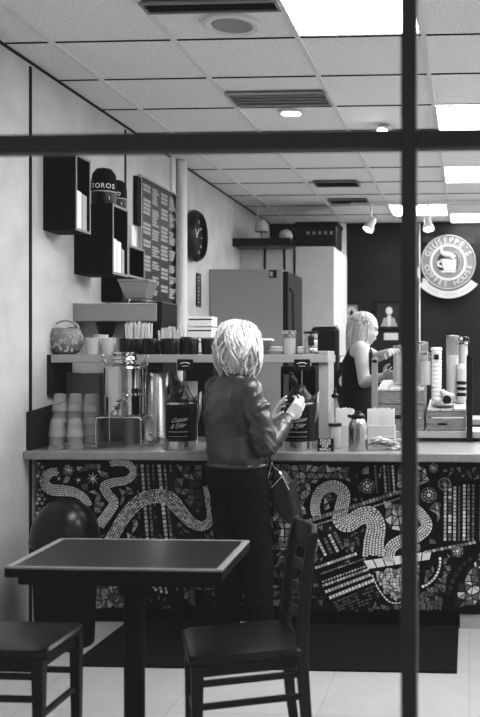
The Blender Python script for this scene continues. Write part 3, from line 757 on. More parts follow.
# ---- long shelf above the counter
sz = W(200, 354.5, 5.02).z
xl = W(42, 358, 5.02).x; xr_s = W(328, 358, 5.02).x
t = thing('counter_shelf', 'long pale shelf on posts above the counter, holding jars and cups', 'shelf', (0, 5.02, sz-.045))
MB().box(WL+.024, xr_s, 0, .28, 0, .045).build('board', 'shelf', t, bevel=.003)
x0 = W(318, 400, 5.02).x; x1 = W(328, 400, 5.02).x
MB().box(x0, x1, 0.02, .22, CT-sz+.045+.001, 0).build('post', 'shelf', t, bevel=.003)
MB().box(x0, x1, 0.0, .24, .045, .065).build('post_cap', 'shelf', t, bevel=.003)
MB().box(WL+.001, WL+.0235, .0, .28, -.185, .044).build('bracket_or_shade', 'darkgrey', t)  # thin dark board standing in for the shelf's shadow on the wall

# ================================================================= THINGS ON THE COUNTER
# airpots
def airpot():
    t = thing('coffee_airpot', 'x', 'airpot'); r = .083
    MB().lathe([(r*.93, 0), (r*.95, .01), (r*.95, .05), (r*.9, .055)], seg=40).build('base', 'steel', t, smooth='auto')
    MB().lathe([(r*.97, .05), (r, .06), (r, .26), (r*.97, .275), (r*.9, .285), (r*.6, .31), (r*.45, .33), (r*.42, .345), (0, .35)], seg=40).build('body', 'black', t, smooth='auto')
    MB().lathe([(r*1.005, .246), (r*1.01, .25), (r*1.005, .256)], seg=40).build('collar', 'steel', t)
    m = MB().tube([(-.02, 0, .33), (-.028, 0, .37), (-.04, -.01, .405)], [.02, .019, .013], 12); m.ell((-.04, -.01, .405), .014); m.build('pump_lever', 'black', t, smooth=True)
    MB().tube([(.0, -.02, .31), (.02, -.07, .325), (.02, -.1, .315), (.02, -.105, .285)], [.018, .016, .012, .011], 10).build('spout', 'black', t, smooth=True)
    MB().tube([(r*.85, 0, .27), (r*1.25, 0, .31), (r*1.2, 0, .22), (r*1.0, 0, .15)], [.01]*4, 8).build('carry_handle', 'greymetal', t, smooth=True)
    # script label
    m = MB()
    n = 14
    for k in range(n):
        a0 = R(-52+104*k/n)-PI/2; a1 = R(-52+104*(k+1)/n)-PI/2; q = r+.001
        m.add([(q*math.cos(a0), q*math.sin(a0), .065), (q*math.cos(a1), q*math.sin(a1), .065), (q*math.cos(a1), q*math.sin(a1), .235), (q*math.cos(a0), q*math.sin(a0), .235)], [(0,1,2,3)])
    lab = m.build('label', 'blackmatte', t)
    m = MB()
    def curved(s, size, z, xo, shear, sp=1.0):
        mm = MB(); text_mesh(mm, s, size, Matrix.Identity(4), .0006, shear, spacing=sp)
        for f in mm.f:
            vs = []
            for i in f:
                p = mm.v[i]; a = (p.x+xo)/r-PI/2; rr = r+.0022+p.z; vs.append((rr*math.cos(a), rr*math.sin(a), z+p.y+p.x*.12))
            m.add(vs, [list(range(len(f)))])
    curved('Cuzzon', .031, .165, .010, .7, .85); curved('& Tyler', .031, .133, .002, .7, .85)
    z = .100
    for k in range(9):
        a = R(-34+8.5*k)-PI/2; q = r+.002; a1 = a+.1; m.add([(q*math.cos(a), q*math.sin(a), z), (q*math.cos(a1), q*math.sin(a1), z), (q*math.cos(a1), q*math.sin(a1), z+.004), (q*math.cos(a), q*math.sin(a), z+.004)], [(0,1,2,3)]); 
        m.add([(q*math.cos(a), q*math.sin(a), z-.024), (q*math.cos(a1), q*math.sin(a1), z-.024), (q*math.cos(a1), q*math.sin(a1), z-.0215), (q*math.cos(a), q*math.sin(a), z-.0215)], [(0,1,2,3)])
    m.build('lettering', 'lightgrey', lab, label='white script lettering')
    # card holder on top
    MB().cyl((.01, .03, .33), (.01, .03, .44), .003, seg=8).build('card_holder', 'steel', t)
    c = MB().cbox((.012, .026, .455), (.088, .006, .062)).build('name_card', 'black', t, bevel=.006)
    m = MB(); m.tube([( .012-.026+.052*k/8, .0225, .462+.006*math.sin(PI*k/8)) for k in range(9)], .0022, 6); m.box(-.005, .03, .0215, .0228, .448, .451); m.build('card_writing', 'paper', c)
    return t
AY = 4.865
ap = airpot(); ap.location = (W(181.5, 449, AY).x, AY, CT); ap['label'] = 'black coffee airpot with white script label standing left of the blonde customer'; ap['group'] = 'coffee airpots'
dup(ap, (W(299, 450, AY+.02).x, AY+.02, CT), .0, 'black coffee airpot whose top the blonde customer is pressing')
# steel dispenser on a wire stand
dx = W(125, 400, 4.93).x; 
t = thing('steel_dispenser', 'polished steel drinks dispenser with side handles on a wire stand at the left', 'dispenser', (dx, 4.93, CT))
r = .110; zb0 = W(120, 417, 4.83).z-CT
MB().lathe([(r*.9, zb0), (r, zb0+.01), (r, zb0+.10), (r*1.015, zb0+.105), (r*1.015, zb0+.115), (r, zb0+.12), (r, zb0+.14), (r*1.015, zb0+.145), (r, zb0+.155), (r, zb0+.255), (r*1.01, zb0+.26), (r*.97, zb0+.27), (r*.7, zb0+.283), (r*.55, zb0+.29), (r*.53, zb0+.31)], seg=48).build('body', 'chrome', t, smooth='auto')
MB().lathe([(r*.56, zb0+.305), (r*.6, zb0+.31), (r*.56, zb0+.32), (r*.53, zb0+.325), (r*.6, zb0+.335), (r*.66, zb0+.34), (r*.66, zb0+.348), (0, zb0+.352)], seg=40).build('lid', 'chrome', t, smooth='auto')
for s in (-1, 1): MB().tube(catmull([(s*r*.85, 0, zb0+.268), (s*r*1.12, 0, zb0+.275), (s*r*1.18, 0, zb0+.30), (s*r*1.14, 0, zb0+.335), (s*r*1.0, 0, zb0+.30), (s*r*.8, 0, zb0+.285)], 4), .004, 8).build('handle', 'chrome', t, smooth=True)
m = MB().cyl((0, -r, zb0+.05), (0, -r-.045, zb0+.05), .01); m.lathe([(.014, -.012), (.014, .012)], (0, -r-.035, zb0+.05)); m.tube([(0, -r-.04, zb0+.05), (-.012, -r-.05, zb0+.03), (-.02, -r-.052, zb0-.0)], [.009, .008, .007], 10); m.cbox((.0, -r-.035, zb0+.075), (.05, .012, .008), ry=-.2); m.build('tap', 'chrome', t, smooth='auto')
w = MB(); zs = zb0-.004
q = r*1.12
for (sx, sy) in ((-1, -1), (1, -1), (1, 1), (-1, 1)): pass
for sy in (-1, 1):
    w.tube(catmull([(-q, sy*q*.75, .003), (-q, sy*q*.75, zs-.03), (-q*.96, sy*q*.75, zs-.008), (-q*.8, sy*q*.75, zs), (q*.8, sy*q*.75, zs), (q*.96, sy*q*.75, zs-.008), (q, sy*q*.75, zs-.03), (q, sy*q*.75, .003)], 5), .0042, 8)
for sx in (-.5, .5): w.tube([(sx*q, -q*.75, zs), (sx*q, q*.75, zs)], .0042, 8)
for sx in (-1, 1): w.tube([(sx*q, -q*.75, .03), (sx*q, q*.75, .03)], .0035, 8)
w.build('wire_stand', 'chrome', t, smooth=True)
# taller urn behind
ux = W(155, 400, 5.17).x
t = thing('steel_urn', 'tall plain steel urn in shade behind the airpot, right of the dispenser', 'urn', (ux, 5.17, CT))
MB().lathe([(.085, 0), (.09, .01), (.09, .05), (.085, .06), (.085, .40), (.08, .41), (0, .415)], seg=36).build('body', 'steel', t, smooth='auto')
MB().cyl((0, -.085, .07), (0, -.13, .07), .009).build('tap', 'chrome', t, smooth='auto'); MB().lathe([(.02, .415), (.02, .43), (0, .435)]).build('lid_knob', 'black', t, smooth='auto')
for i, (u_, Y_) in enumerate(((132, 5.235), (189, 5.19))):
    t = thing('paper_towel_roll', ['tall pale roll standing under the shelf between dispenser and urn', 'tall pale roll standing under the shelf behind the left airpot'][i], 'roll', (W(u_, 400, Y_).x, Y_, CT), group='pale rolls under the shelf')
    MB().lathe([(.048, 0), (.048, .36), (.018, .36), (.018, .3)], seg=30).build('roll', 'cream' if i else 'midgrey', t, smooth='auto'); MB().lathe([(.0175, .30), (.0175, .361), (0, .362)], seg=16).build('core', 'darkgrey', t)
# dark box panel behind cups
t = thing('counter_caddy', 'grey upright caddy board behind the clear plastic cups', 'caddy', (W(84, 400, 5.24).x, 5.25, CT)); MB().box(-.1, .1, -.03, .03, 0, .40).build('board', 'midgrey', t, bevel=.004); MB().box(-.1, .1, -.034, .034, .40, .406).build('top_lip', 'lightgrey', t)
# clear cups, upside down stacks
def cup_mb(h=.095, rb=.044, rt=.031):
    return MB().lathe([(rb-.001, 0), (rb-.002, .02), (rt, h), (rt-.002, h+.001), (rt-.004, h-.004), (0, h-.004)], seg=28)
first = None
order = ['leftmost stack', 'second stack from the left', 'third stack from the left', 'fourth stack from the left', 'rightmost stack']
hs = ['bottom', 'second', 'third', 'fourth', 'topmost']
for i, (u_, Y_, n) in enumerate(((57, 4.86, 2), (75, 4.86, 2), (60, 4.97, 4), (75.5, 4.98, 4), (91, 4.96, 4))):
    for k in range(n):
        loc = (W(u_, 400, Y_).x, Y_, CT+.0015+k*.066)
        nm = ('topmost' if k == n-1 else hs[k])
        lb = '%s clear plastic cup, upside down, in the %s' % (nm, ['front left stack', 'front right stack', 'back stack nearest the wall', 'middle stack of the back row', 'back stack beside the steel dispenser'][i])
        if not first:
            first = thing('plastic_cup', lb, 'cup', loc, group='clear plastic cups on the counter'); cup_mb().build('cup_body', 'plastic', first, smooth='auto'); MB().lathe([(.045, 0), (.0475, .003), (.045, .006)], seg=24).build('rim', 'plastic', first)
        else: dup(first, loc, None, lb)
# syrup bottle, thermos, napkins, sign
t = thing('glass_bottle', 'clear glass bottle with a pourer cap right of the shelf post', 'bottle', (W(335, 440, 4.98).x, 4.98, CT))
MB().lathe([(.034, 0), (.036, .01), (.036, .15), (.034, .165), (.036, .18), (.03, .205), (.016, .25), (.013, .27), (.013, .28)], seg=28).build('body', 'glass', t, smooth='auto')
MB().lathe([(.0325, .004), (.0325, .13), (0, .131)], seg=28).build('contents', 'cream', t, smooth='auto')
MB().lathe([(.0365, .122), (.037, .128), (.0365, .137)], seg=28).build('neck_band', 'darkgrey', t)
MB().lathe([(.015, .275), (.02, .28), (.02, .292), (.010, .30), (.006, .325), (0, .33)], seg=20).build('pourer', 'black', t, smooth='auto')
t = thing('thermos_jug', 'small brushed steel milk jug with black lid in front of the paper sleeves', 'jug', (W(358, 450, 4.86).x, 4.86, CT))
MB().lathe([(.050, 0), (.052, .006), (.052, .12), (.048, .145), (.038, .165), (.034, .172)], seg=36).build('body', 'steel', t, smooth='auto')
MB().lathe([(.036, .17), (.038, .176), (.036, .19), (.02, .2), (.018, .21), (0, .213)], seg=30).build('lid', 'black', t, smooth='auto')
MB().tube([(0, .03, .185), (0, .06, .185), (0, .072, .16), (0, .068, .08), (0, .05, .05)], [.008]*5, 8).build('handle', 'black', t, smooth=True)
MB().tube([(-.03, 0, .18), (-.055, 0, .187)], [.012, .007], 8).build('spout', 'black', t, smooth=True)
for i in range(2):
    t = thing('straw_sleeve', ['upright bundle of pale paper wrapped straws left of the milk jug', 'upright bundle of pale paper wrapped straws right of the milk jug'][i], 'straws', (W((345, 381)[i], 440, 5.10).x, 5.10, CT), group='straw bundles')
    MB().box((-.05, -.07)[i], (.05, .08)[i], -.03, .03, 0, .12).build('holder', 'cream', t, bevel=.003)
    m = MB(); w_ = (.045, .07)[i]; n = 14
    for k in range(n):
        for j in range(3): x = -w_+2*w_*k/(n-1); m.cyl((x, -.02+.02*j, .1), (x, -.02+.02*j, .205+.012*r2.random()), .0052, seg=6)
    m.build('straws', 'white', t); t['kind'] = t.get('kind', ''); del t['kind']
t = thing('napkin_tray', 'low tray heaped with pale wrapped napkins right of the milk jug', 'tray', (W(384, 446, 4.92).x, 4.92, CT))
MB().box(-.09, .09, -.06, .06, 0, .006).build('tray', 'steel', t)
m = MB()
for k in range(34): m.cbox((r2.uniform(-.07, .07), r2.uniform(-.045, .045), .014+.05*(k/34)), (.055, .03, .006), rz=r2.uniform(0, 3), rx=r2.uniform(-.5, .5), ry=r2.uniform(-.3, .3))
o = m.build('napkins', 'cream', t); 
c = W(325, 449.5, 4.80)
t = thing('counter_sign', 'small black tent sign with white capitals beside the right airpot', 'sign', (c.x, 4.82, CT))
MB().add([(-.043, -.012, 0), (.043, -.012, 0), (.043, .0, .068), (-.043, .0, .068), (-.043, .03, 0), (.043, .03, 0), (.043, .006, .068), (-.043, .006, .068)], [(0,1,2,3),(7,6,5,4),(4,5,1,0),(3,2,6,7),(1,5,6,2),(4,0,3,7)]).build('card', 'black', t)
m = MB(); X0 = Matrix.Translation((0, -.0085, .034)) @ Matrix.Rotation(-.17, 4, 'X') @ FRONT
for k, s_ in enumerate(('PLEASE', 'ORDER', 'FOR', 'REFILLS')): text_mesh(m, s_, .018, Matrix.Translation((0, -.003, 0)) @ X0 @ Matrix.Translation((0, .0235-.0155*k, 0)), .0008)
m.build('lettering', 'paper', t, label='white capital lettering')

# ================================================================= THINGS ON THE SHELF
SZ = sz
def onshelf(name, label, cat, u, Y=5.1, group=None): return thing(name, label, cat, (W(u, 350, Y).x, Y, SZ), 0, group)
# basket bowl
t = onshelf('patterned_bowl', 'glass bowl with woven pattern and hoop handle at the left end of the shelf', 'bowl', 66, 5.14)
MB().lathe([(.05, 0), (.075, .02), (.092, .07), (.09, .11), (.075, .15), (.07, .15), (.085, .11), (.087, .07), (.07, .025), (0, .012)], seg=36).build('bowl', 'midgrey', t, smooth=True)
m = MB()
for k in range(120):
    a = r2.uniform(0, 2*PI); z = r2.uniform(.02, .13); rr = .0935 if .05 < z < .11 else .086
    m.cbox((rr*math.cos(a), rr*math.sin(a), z), (.012, .004, .008+.01*r2.random()), rz=a+PI/2, ry=r2.uniform(-1, 1))
m.build('pattern', 'lightgrey', t)
MB().tube(catmull([(-.07, 0, .14), (-.065, 0, .17), (0, 0, .195), (.065, 0, .17), (.07, 0, .14)], 6), .006, 8).build('hoop_handle', 'lightgrey', t, smooth=True)
m = MB()
for k in range(18): a = r2.uniform(0, 2*PI); q = r2.uniform(0, .05); m.cbox((q*math.cos(a), q*math.sin(a), .13+r2.uniform(-.01, .02)), (.045, .03, .008), rz=a, rx=r2.uniform(-.6, .6))
m.build('sachets', 'darkgrey', t)
# white tumblers
tb = onshelf('white_tumbler', 'white tumbler at the left of the pair in front, beside the patterned bowl', 'tumbler', 93, 5.08, 'white tumblers on the shelf')
MB().lathe([(.030, 0), (.032, .004), (.040, .088), (.042, .092), (.038, .09), (.030, .008), (0, .008)], seg=28).build('cup', 'white', tb, smooth=True)
MB().lathe([(.0405, .088), (.0435, .091), (.0405, .094)], seg=28).build('rim', 'white', tb)
dup(tb, (W(109, 350, 5.08).x, 5.08, SZ), None, 'white tumbler at the right of the pair in front, beside the dark lid stack')
dup(tb, (W(101, 350, 5.17).x, 5.17, SZ+.02), None, 'white tumbler behind and above the pair of tumblers')
# dark mugs / lid stacks
def lidstack(u, Y, h, r, label, tilt=0):
    t = onshelf('lid_stack', label, 'cup lids', u, Y, 'stacks of dark cup lids on the shelf')
    n = int(h/.012); pr = []
    for k in range(n): pr += [(r, .012*k), (r*1.05, .012*k+.003), (r*1.05, .012*k+.006), (r*.96, .012*k+.009)]
    pr.append((0, .012*n)); MB().lathe(pr, seg=26).build('lids', 'black', t, smooth='auto'); MB().lathe([(r*.8, .012*n), (r*.78, .012*n+.006), (0, .012*n+.006)], seg=26).build('top_lid', 'darkgrey', t)
    return t
def mug(u, Y, label, z=0, rz=0):
    t = onshelf('black_mug', label, 'mug', u, Y, 'black mugs on the shelf'); t.rotation_euler.z = rz; t.location.z += z
    MB().lathe([(.036, 0), (.041, .006), (.043, .085), (.041, .09), (.038, .088), (.037, .01), (0, .01)], seg=28).build('cup', 'black', t, smooth='auto')
    MB().tube(catmull([(.04, 0, .075), (.065, 0, .07), (.068, 0, .045), (.055, 0, .022), (.04, 0, .02)], 4), .0055, 8).build('handle', 'black', t, smooth=True)
    return t
mg = mug(127, 5.07, 'black mug just right of the white tumblers, front row', 0, -.6)
for u_, Y_, z_, rz_, lb in ((137, 5.16, 0, 1.6, 'black mug behind the first black mug right of the tumblers'), (150, 5.07, 0, -1.0, 'black mug in the front row, second from the left'), (171, 5.07, 0, 3.6, 'black mug in the front row with handle to the left, third from the left'),
                     (191, 5.07, 0, -1.2, 'black mug in the front row, fourth from the left'), (209, 5.10, 0, 1.4, 'black mug farthest right, next to the customer\'s hair'), (168, 5.165, .0, 1.4, 'black mug in the back row between second and third front mugs')):
    dup(mg, (W(u_, 350, Y_).x, Y_, SZ+z_), rz_, lb)
lidstack(153, 5.18, .09, .038, 'stack of dark cup lids behind the mugs, left one'); lidstack(186, 5.18, .10, .038, 'stack of dark cup lids behind the mugs, right one')
# straws in boxes
for i, (u_, Y_, w_) in enumerate(((139, 5.262, .075), (172, 5.262, .075))):
    t = thing('straw_box', ['pale box crammed with upright white straws behind the black mugs, left one', 'pale box crammed with upright white straws behind the black mugs, right one'][i], 'straws', (W(u_, 350, Y_).x, Y_, SZ), group='boxes of straws')
    MB().box(-w_, w_, -.03, .03, 0, .07).build('box', 'lightgrey' if i else 'cream', t)
    m = MB(); n = 16
    for k in range(n):
        for j in range(3): x = -w_+.008+2*(w_-.008)*k/(n-1); x2 = x+r2.uniform(-.010, .010); m.cyl((x, -.02+.02*j, .04), (x2, -.022+.022*j, (.185 if i == 0 else .155)+r2.uniform(-.02, .01)), .0045, seg=6)
    m.build('straws', 'white', t)
# boxes of cup sleeves stacked next to hair
bxs = None
for k in range(4):
    t = thing('sleeve_box', '%s flat white carton in the pile behind the mugs beside the customer\'s hair' % ['bottom', 'second', 'third', 'topmost'][k], 'carton', (W(201+k*.8, 350, 5.40).x, 5.40, SZ-.03+k*.066), group='flat white cartons')
    MB().box(-.085+.004*k, .085-.006*k, -.06, .06, 0, .058).build('carton', 'paper', t, bevel=.002); MB().box(-.07, .07, -.061, -.0602, .036, .044).build('printed_band', 'darkgrey', t)
    if k == 0: pass
st = thing('carton_stand', 'pale stand under the pile of white cartons', 'stand', (W(201, 350, 5.40).x, 5.40, CT)); MB().box(-.09, .09, -.06, .06, 0, SZ-.03-CT-.001).build('body', 'black', st); MB().box(-.095, .095, -.065, -.06, 0, .03).build('foot_rail', 'midgrey', st)
# right part of the shelf
t = onshelf('glass_jar', 'glass jar with a metal lid on the shelf right of the customer\'s face', 'jar', 289.5, 5.12)
MB().lathe([(.034, 0), (.036, .006), (.036, .10), (.032, .112), (.03, .115)], seg=28).build('jar', 'glass', t, smooth=True)
MB().lathe([(.033, .004), (.033, .09), (0, .092)], seg=24).build('contents', 'lightgrey', t, smooth='auto'); MB().lathe([(.036, .113), (.04, .116), (.04, .132), (.034, .136), (0, .137)], seg=28).build('lid', 'steel', t, smooth='auto')
t = onshelf('metal_canister', 'ribbed steel canister at the right end of the shelf', 'canister', 311, 5.12)
MB().lathe([(.038, 0), (.039, .004), (.039, .03), (.037, .034), (.039, .038), (.039, .075), (.037, .079), (.039, .083), (.039, .118)], seg=30).build('body', 'steel', t, smooth='auto'); MB().lathe([(.042, .116), (.042, .128), (.035, .13), (0, .13)], seg=30).build('lid', 'black', t, smooth='auto')
m = MB(); m.box(-.01, .025, -.0405, -.039, .05, .1); m.build('label', 'darkgrey', t)
t = onshelf('small_dish', 'small pale dish stack on the shelf between the customer\'s face and the glass jar', 'dish', 277, 5.12)
MB().lathe([(.03, 0), (.042, .02), (.045, .03), (.04, .028), (.03, .01), (0, .01)], seg=26).build('dish', 'lightgrey', t, smooth=True); MB().lathe([(.028, .03), (.04, .045), (.036, .045), (0, .036)], seg=26).build('upper_dish', 'white', t, smooth=True)
t = onshelf('paper_coffee_cup', 'grey cup with a pale rim right in front of the customer\'s face', 'cup', 267, 5.2)
MB().lathe([(.025, 0), (.038, .075), (.042, .08), (.035, .08), (.022, .01), (0, .01)], seg=26).build('cup', 'midgrey', t, smooth=True); MB().lathe([(.041, .078), (.043, .084), (.03, .092), (0, .093)], seg=26).build('lid', 'white', t, smooth='auto')
t = onshelf('sugar_pot', 'tiny pale pot on the shelf between glass jar and steel canister', 'pot', 301, 5.15); MB().lathe([(.018, 0), (.022, .02), (.02, .035), (0, .036)], seg=20).build('pot', 'cream', t, smooth=True); MB().lathe([(.021, .035), (.018, .045), (0, .048)], seg=20).build('lid', 'white', t, smooth=True)
# coffee brewer behind the shelf
Yb = 5.36
xa = W(72, 310, Yb).x; xb = W(156, 310, Yb).x
t = thing('coffee_machine', 'wide grey coffee machine head with a dark funnel behind the shelf at the left', 'coffee machine', (xa, Yb, CT))
z1 = W(100, 321.5, Yb).z-CT; z2_ = W(100, 303, Yb).z-CT; w_ = xb-xa
MB().box(0, w_, 0, .35, z1, z2_).build('head', 'greymetal', t, bevel=.005); MB().box(0, w_, -.006, .0, z2_-.008, z2_).build('top_trim', 'chrome', t)
MB().box(0, w_*.9, .12, .35, 0.03, z1).build('column', 'white', t); MB().box(0, w_, 0, .35, 0, .03).build('base', 'midgrey', t)
MB().lathe([(.025, z1-.14), (.03, z1-.12), (.06, z1-.001)], (w_*.36, .058, 0), seg=28).build('funnel', 'black', t, smooth='auto')
MB().box(w_*.88, w_+.03, .02, .3, .03, z2_+.01).build('side_panel', 'black', t, bevel=.004)
MB().cyl((w_*.62, .08, z1-.12), (w_*.62, .08, z1), .03).build('spout', 'steel', t, smooth='auto')
hc = W(138.5, 300, Yb+.15)
t = thing('hopper_bowl', 'pale tapered hopper bowl on top of the coffee machine', 'bowl', (hc.x, Yb+.15, CT+z2_+.001))
MB().lathe([(.05, 0), (.05, .03), (.085, .034), (.105, .08), (.128, .13), (.134, .135), (.134, .145), (0, .142)], seg=4).build('hopper', 'greymetal', t); MB().lathe([(.05, .0), (.055, .01), (.05, .02)], seg=30).build('foot', 'darkgrey', t)
bpy.data.objects[t.name].rotation_euler.z = PI/4
a = W(103, 302, 5.78); b = W(122, 277, 5.78)
o = thing('wall_speaker', 'plain black wall speaker under the lowest box shelf, left of the hopper bowl', 'speaker', (WL, 5.78, a.z))
MB().box(0, b.x-WL, 0, .12, 0, b.z-a.z).build('case', 'blackmatte', o, bevel=.006); MB().box(b.x-WL, b.x-WL+.004, .01, .11, .01, b.z-a.z-.01).build('grille', 'darkgrey', o)
t = thing('equipment_case', 'tall black equipment case under the shelf behind the right airpot', 'case', (W(301, 400, 5.45).x, 5.47, CT))
hh = W(300, 366, 5.4).z-CT
MB().box(-.11, .10, -.09, .09, 0, hh).build('body', 'blackmatte', t, bevel=.01); m = MB(); m.box(-.09, -.06, -.092, -.09, .1, hh-.05); m.cyl((.04, -.092, hh*.6), (.04, -.1, hh*.6), .02); m.box(.01, .07, -.093, -.09, hh*.2, hh*.3); m.build('controls', 'midgrey', t)
# ================================================================= RIGHT DISPLAY
DY = 5.40
za = W(440, 438, DY).z; zb_ = W(440, 431.5, DY).z
t = thing('display_platform', 'low pale platform with a wooden upright at each end on the right of the worktop', 'stand', (W(376, 430, DY).x, DY, CT))
xl_ = 0; xr_ = W(480, 430, DY).x-W(376, 430, DY).x+.05
MB().box(-.02, xr_, 0, .37, za-CT, zb_-CT).build('board', 'shelf', t, bevel=.002)
for x in (.05, xr_-.1): MB().box(x, x+.05, .05, .32, 0, za-CT).build('foot', 'black', t)
zc = zb_
def crate(u0, u1, v_top, v_bot, Y, dep, tilt, label, front='crate'):
    a = W(u0, v_bot, Y); b = W(u1, v_top, Y); t = thing('wooden_crate', label, 'crate', (a.x, Y, zc)); w = b.x-a.x; h = b.z-zc
    f = MB(); n = 3
    for k in range(n): f.box(0, w, 0, .015, h*k/n+.003, h*(k+1)/n-.003)
    f.build('front_boards', front, t, bevel=.002)
    f = MB()
    for x in (0, w-.015):
        f.add([(x, .015, 0), (x+.015, .015, 0), (x+.015, dep, 0), (x, dep, 0), (x, .015, h), (x+.015, .015, h), (x+.015, dep, h+tilt), (x, dep, h+tilt)], [(3,2,1,0),(4,5,6,7),(0,1,5,4),(1,2,6,5),(2,3,7,6),(3,0,4,7)])
    f.build('side_boards', front, t)
    f = MB(); n = max(3, int(w/.06))
    for k in range(n):
        x0 = w*k/n+.003; x1 = w*(k+1)/n-.003
        f.add([(x0, -.005, h), (x1, -.005, h), (x1, dep, h+tilt), (x0, dep, h+tilt), (x0, -.005, h+.012), (x1, -.005, h+.012), (x1, dep, h+tilt+.012), (x0, dep, h+tilt+.012)], [(3,2,1,0),(4,5,6,7),(0,1,5,4),(1,2,6,5),(2,3,7,6),(3,0,4,7)])
    f.build('slatted_top', 'cratelight', t)
    m = MB(); m.box(w*.28, w*.52, -.003, 0, h*.30, h*.40); m.build('hand_slot', 'black', t)
    return a.x, w, h
x1c, w1c, h1c = crate(377, 424, 391, 431, DY+.02, .34, .045, 'larger wooden crate with slatted top, left of the pair on the platform')
x2c, w2c, h2c = crate(427, 466, 411, 431, DY+.02, .34, .04, 'smaller low wooden crate with slatted top, right of the pair on the platform')
for i, (u0, u1, vt) in enumerate(((372, 378, 357), (466.5, 472.5, 354))):
    a = W(u0, vt, DY); b = W(u1, vt, DY)
    t = thing('wooden_upright', ['dark wooden upright beside the barista\'s elbow', 'dark rounded wooden upright at the far right of the display'][i], 'post', (a.x, DY-.03+.0, CT+.001))
    w = b.x-a.x; h = a.z-CT
    MB().box(0, w, 0, .028, 0, h-.015).build('plank', 'woodchair' if i else 'midgrey', t, bevel=.003)
    MB().cyl((w/2, 0, h-.018), (w/2, .028, h-.018), w/2, seg=18).build('rounded_top', 'woodchair' if i else 'midgrey', t)
# jars etc on crates
def surf(u, Y):           # height of the sloping crate tops
    x = W(u, 400, Y).x
    if x < x1c+w1c+.01: return zc+h1c+.012+.045*(Y-DY-.02)/.34
    return zc+h2c+.012+.04*(Y-DY-.02)/.34
def jar(u, Y, vt, rpx, label, content, lid='steel', z=None, cont_h=.85):
    z = surf(u, Y)+.004 if z is None else z
    p = W(u, vt, Y); h = p.z-z; r = rpx/F*Y
    t = thing('storage_jar', label, 'jar', (p.x, Y, z), group='jars on the crates')
    MB().lathe([(r*.95, 0), (r, .006), (r, h-.03), (r*.9, h-.018)], seg=28).build('jar', 'glass', t, smooth='auto')
    MB().lathe([(r*.92, .006), (r*.92, (h-.03)*cont_h), (0, (h-.03)*cont_h)], seg=24).build('contents', content, t, smooth='auto')
    MB().lathe([(r*.94, h-.02), (r*.98, h-.016), (r*.98, h-.004), (0, h)], seg=28).build('lid', lid, t, smooth='auto')
    return t
jar(400, 5.58, 345, 7, 'tall glass jar of pale biscuits that the barista is reaching to', 'lightgrey')
jar(421, 5.62, 341, 7.5, 'glass jar half hidden behind the upright window bar', 'midgrey')
jar(426, 5.52, 352, 5.5, 'short glass jar of pale contents just right of the upright window bar', 'cream')
jar(452.5, 5.66, 335, 6.5, 'tallest glass cylinder on the display, pale below and brown at the top', 'cream', 'greymetal', cont_h=.75)
t = thing('cup_tower', 'tall tower of nested white paper cups on the right crate', 'cups', (W(436.5, 400, 5.52).x, 5.52, surf(436.5, 5.52)+.004))
h = W(436.5, 347, 5.52).z-t.location.z; pr = []
n = 14
for k in range(n): pr += [(.029, h*k/n), (.033, h*(k+.7)/n), (.029, h*(k+.95)/n)]
pr.append((0, h)); MB().lathe(pr, seg=24).build('cups', 'white', t, smooth='auto'); MB().lathe([(.034, h-.02), (.036, h-.015), (.034, h-.01)], seg=24).build('rim', 'paper', t)
m = MB(); m.cbox((0, -.033, h-.06), (.03, .004, .03)); m.ell((0, -.034, h-.06), (.012, .003, .012)); m.build('printed_mark', 'darkgrey', t)
t = thing('glass_tube_stand', 'slim milky dispenser tube with dark bands at the right of the display', 'dispenser', (W(461.5, 400, 5.62).x, 5.62, surf(461.5, 5.62)+.004))
h = W(461, 364, 5.62).z-t.location.z
MB().lathe([(.024, 0), (.026, .01), (.026, h-.02), (.022, h)], seg=24).build('tube', 'cream', t, smooth='auto')
m = MB()
for k in range(3): m.lathe([(.0265, .04+.035*k), (.031, .046+.035*k), (.031, .056+.035*k), (.0265, .062+.035*k)], seg=24)
m.build('bands', 'black', t); MB().lathe([(.027, h-.03), (.027, h), (0, h+.003)], seg=24).build('cap', 'white', t)
t = thing('serving_plate', 'small pale plate at the front of the right crate', 'plate', (W(445, 405, 5.47).x, 5.47, surf(445, 5.47)+.008))
MB().lathe([(.03, 0), (.055, .004), (.065, .012), (.062, .013), (.05, .007), (0, .006)], seg=32).build('plate', 'cream', t, smooth=True); MB().lathe([(.0645, .011), (.067, .013), (.0645, .015)], seg=32).build('rim', 'greymetal', t)
pz = t.location.z+.009
o = MB().lathe([(0, -.012), (.022, -.012), (.028, -.005), (.028, .005), (.022, .012), (0, .012)], axis=Matrix.Rotation(PI/2, 3, 'X'), seg=28).build('round_biscuit', 'coffee', smooth='auto'); o.location = (W(447, 400, 5.46).x, 5.455, pz+.029); tag(o, 'dark round chocolate biscuit stood on edge on the small plate', 'biscuit'); MB().lathe([(.029, .006), (.0305, 0), (.029, -.006)], axis=Matrix.Rotation(PI/2, 3, 'X'), seg=28).build('wrapper_edge', 'cream', o)
o = MB().tube(catmull([(-.03, 0, .02), (-.015, 0, .0), (.02, 0, -.015), (.05, 0, -.02)], 5), [.012]+[.02]*14+[.008], 12).build('pastry_twist', 'food', smooth=True); o.location = (W(446, 388, 5.5).x, 5.51, pz+.064); tag(o, 'pale curved pastry leaning above the small plate', 'pastry')
o = MB().ell((0, 0, .02), (.018, .018, .02)).build('egg', 'cream', smooth=True); o.location = (W(438, 402, 5.47).x, 5.47, pz-.002); tag(o, 'small pale rounded cake on the left of the small plate', 'cake')
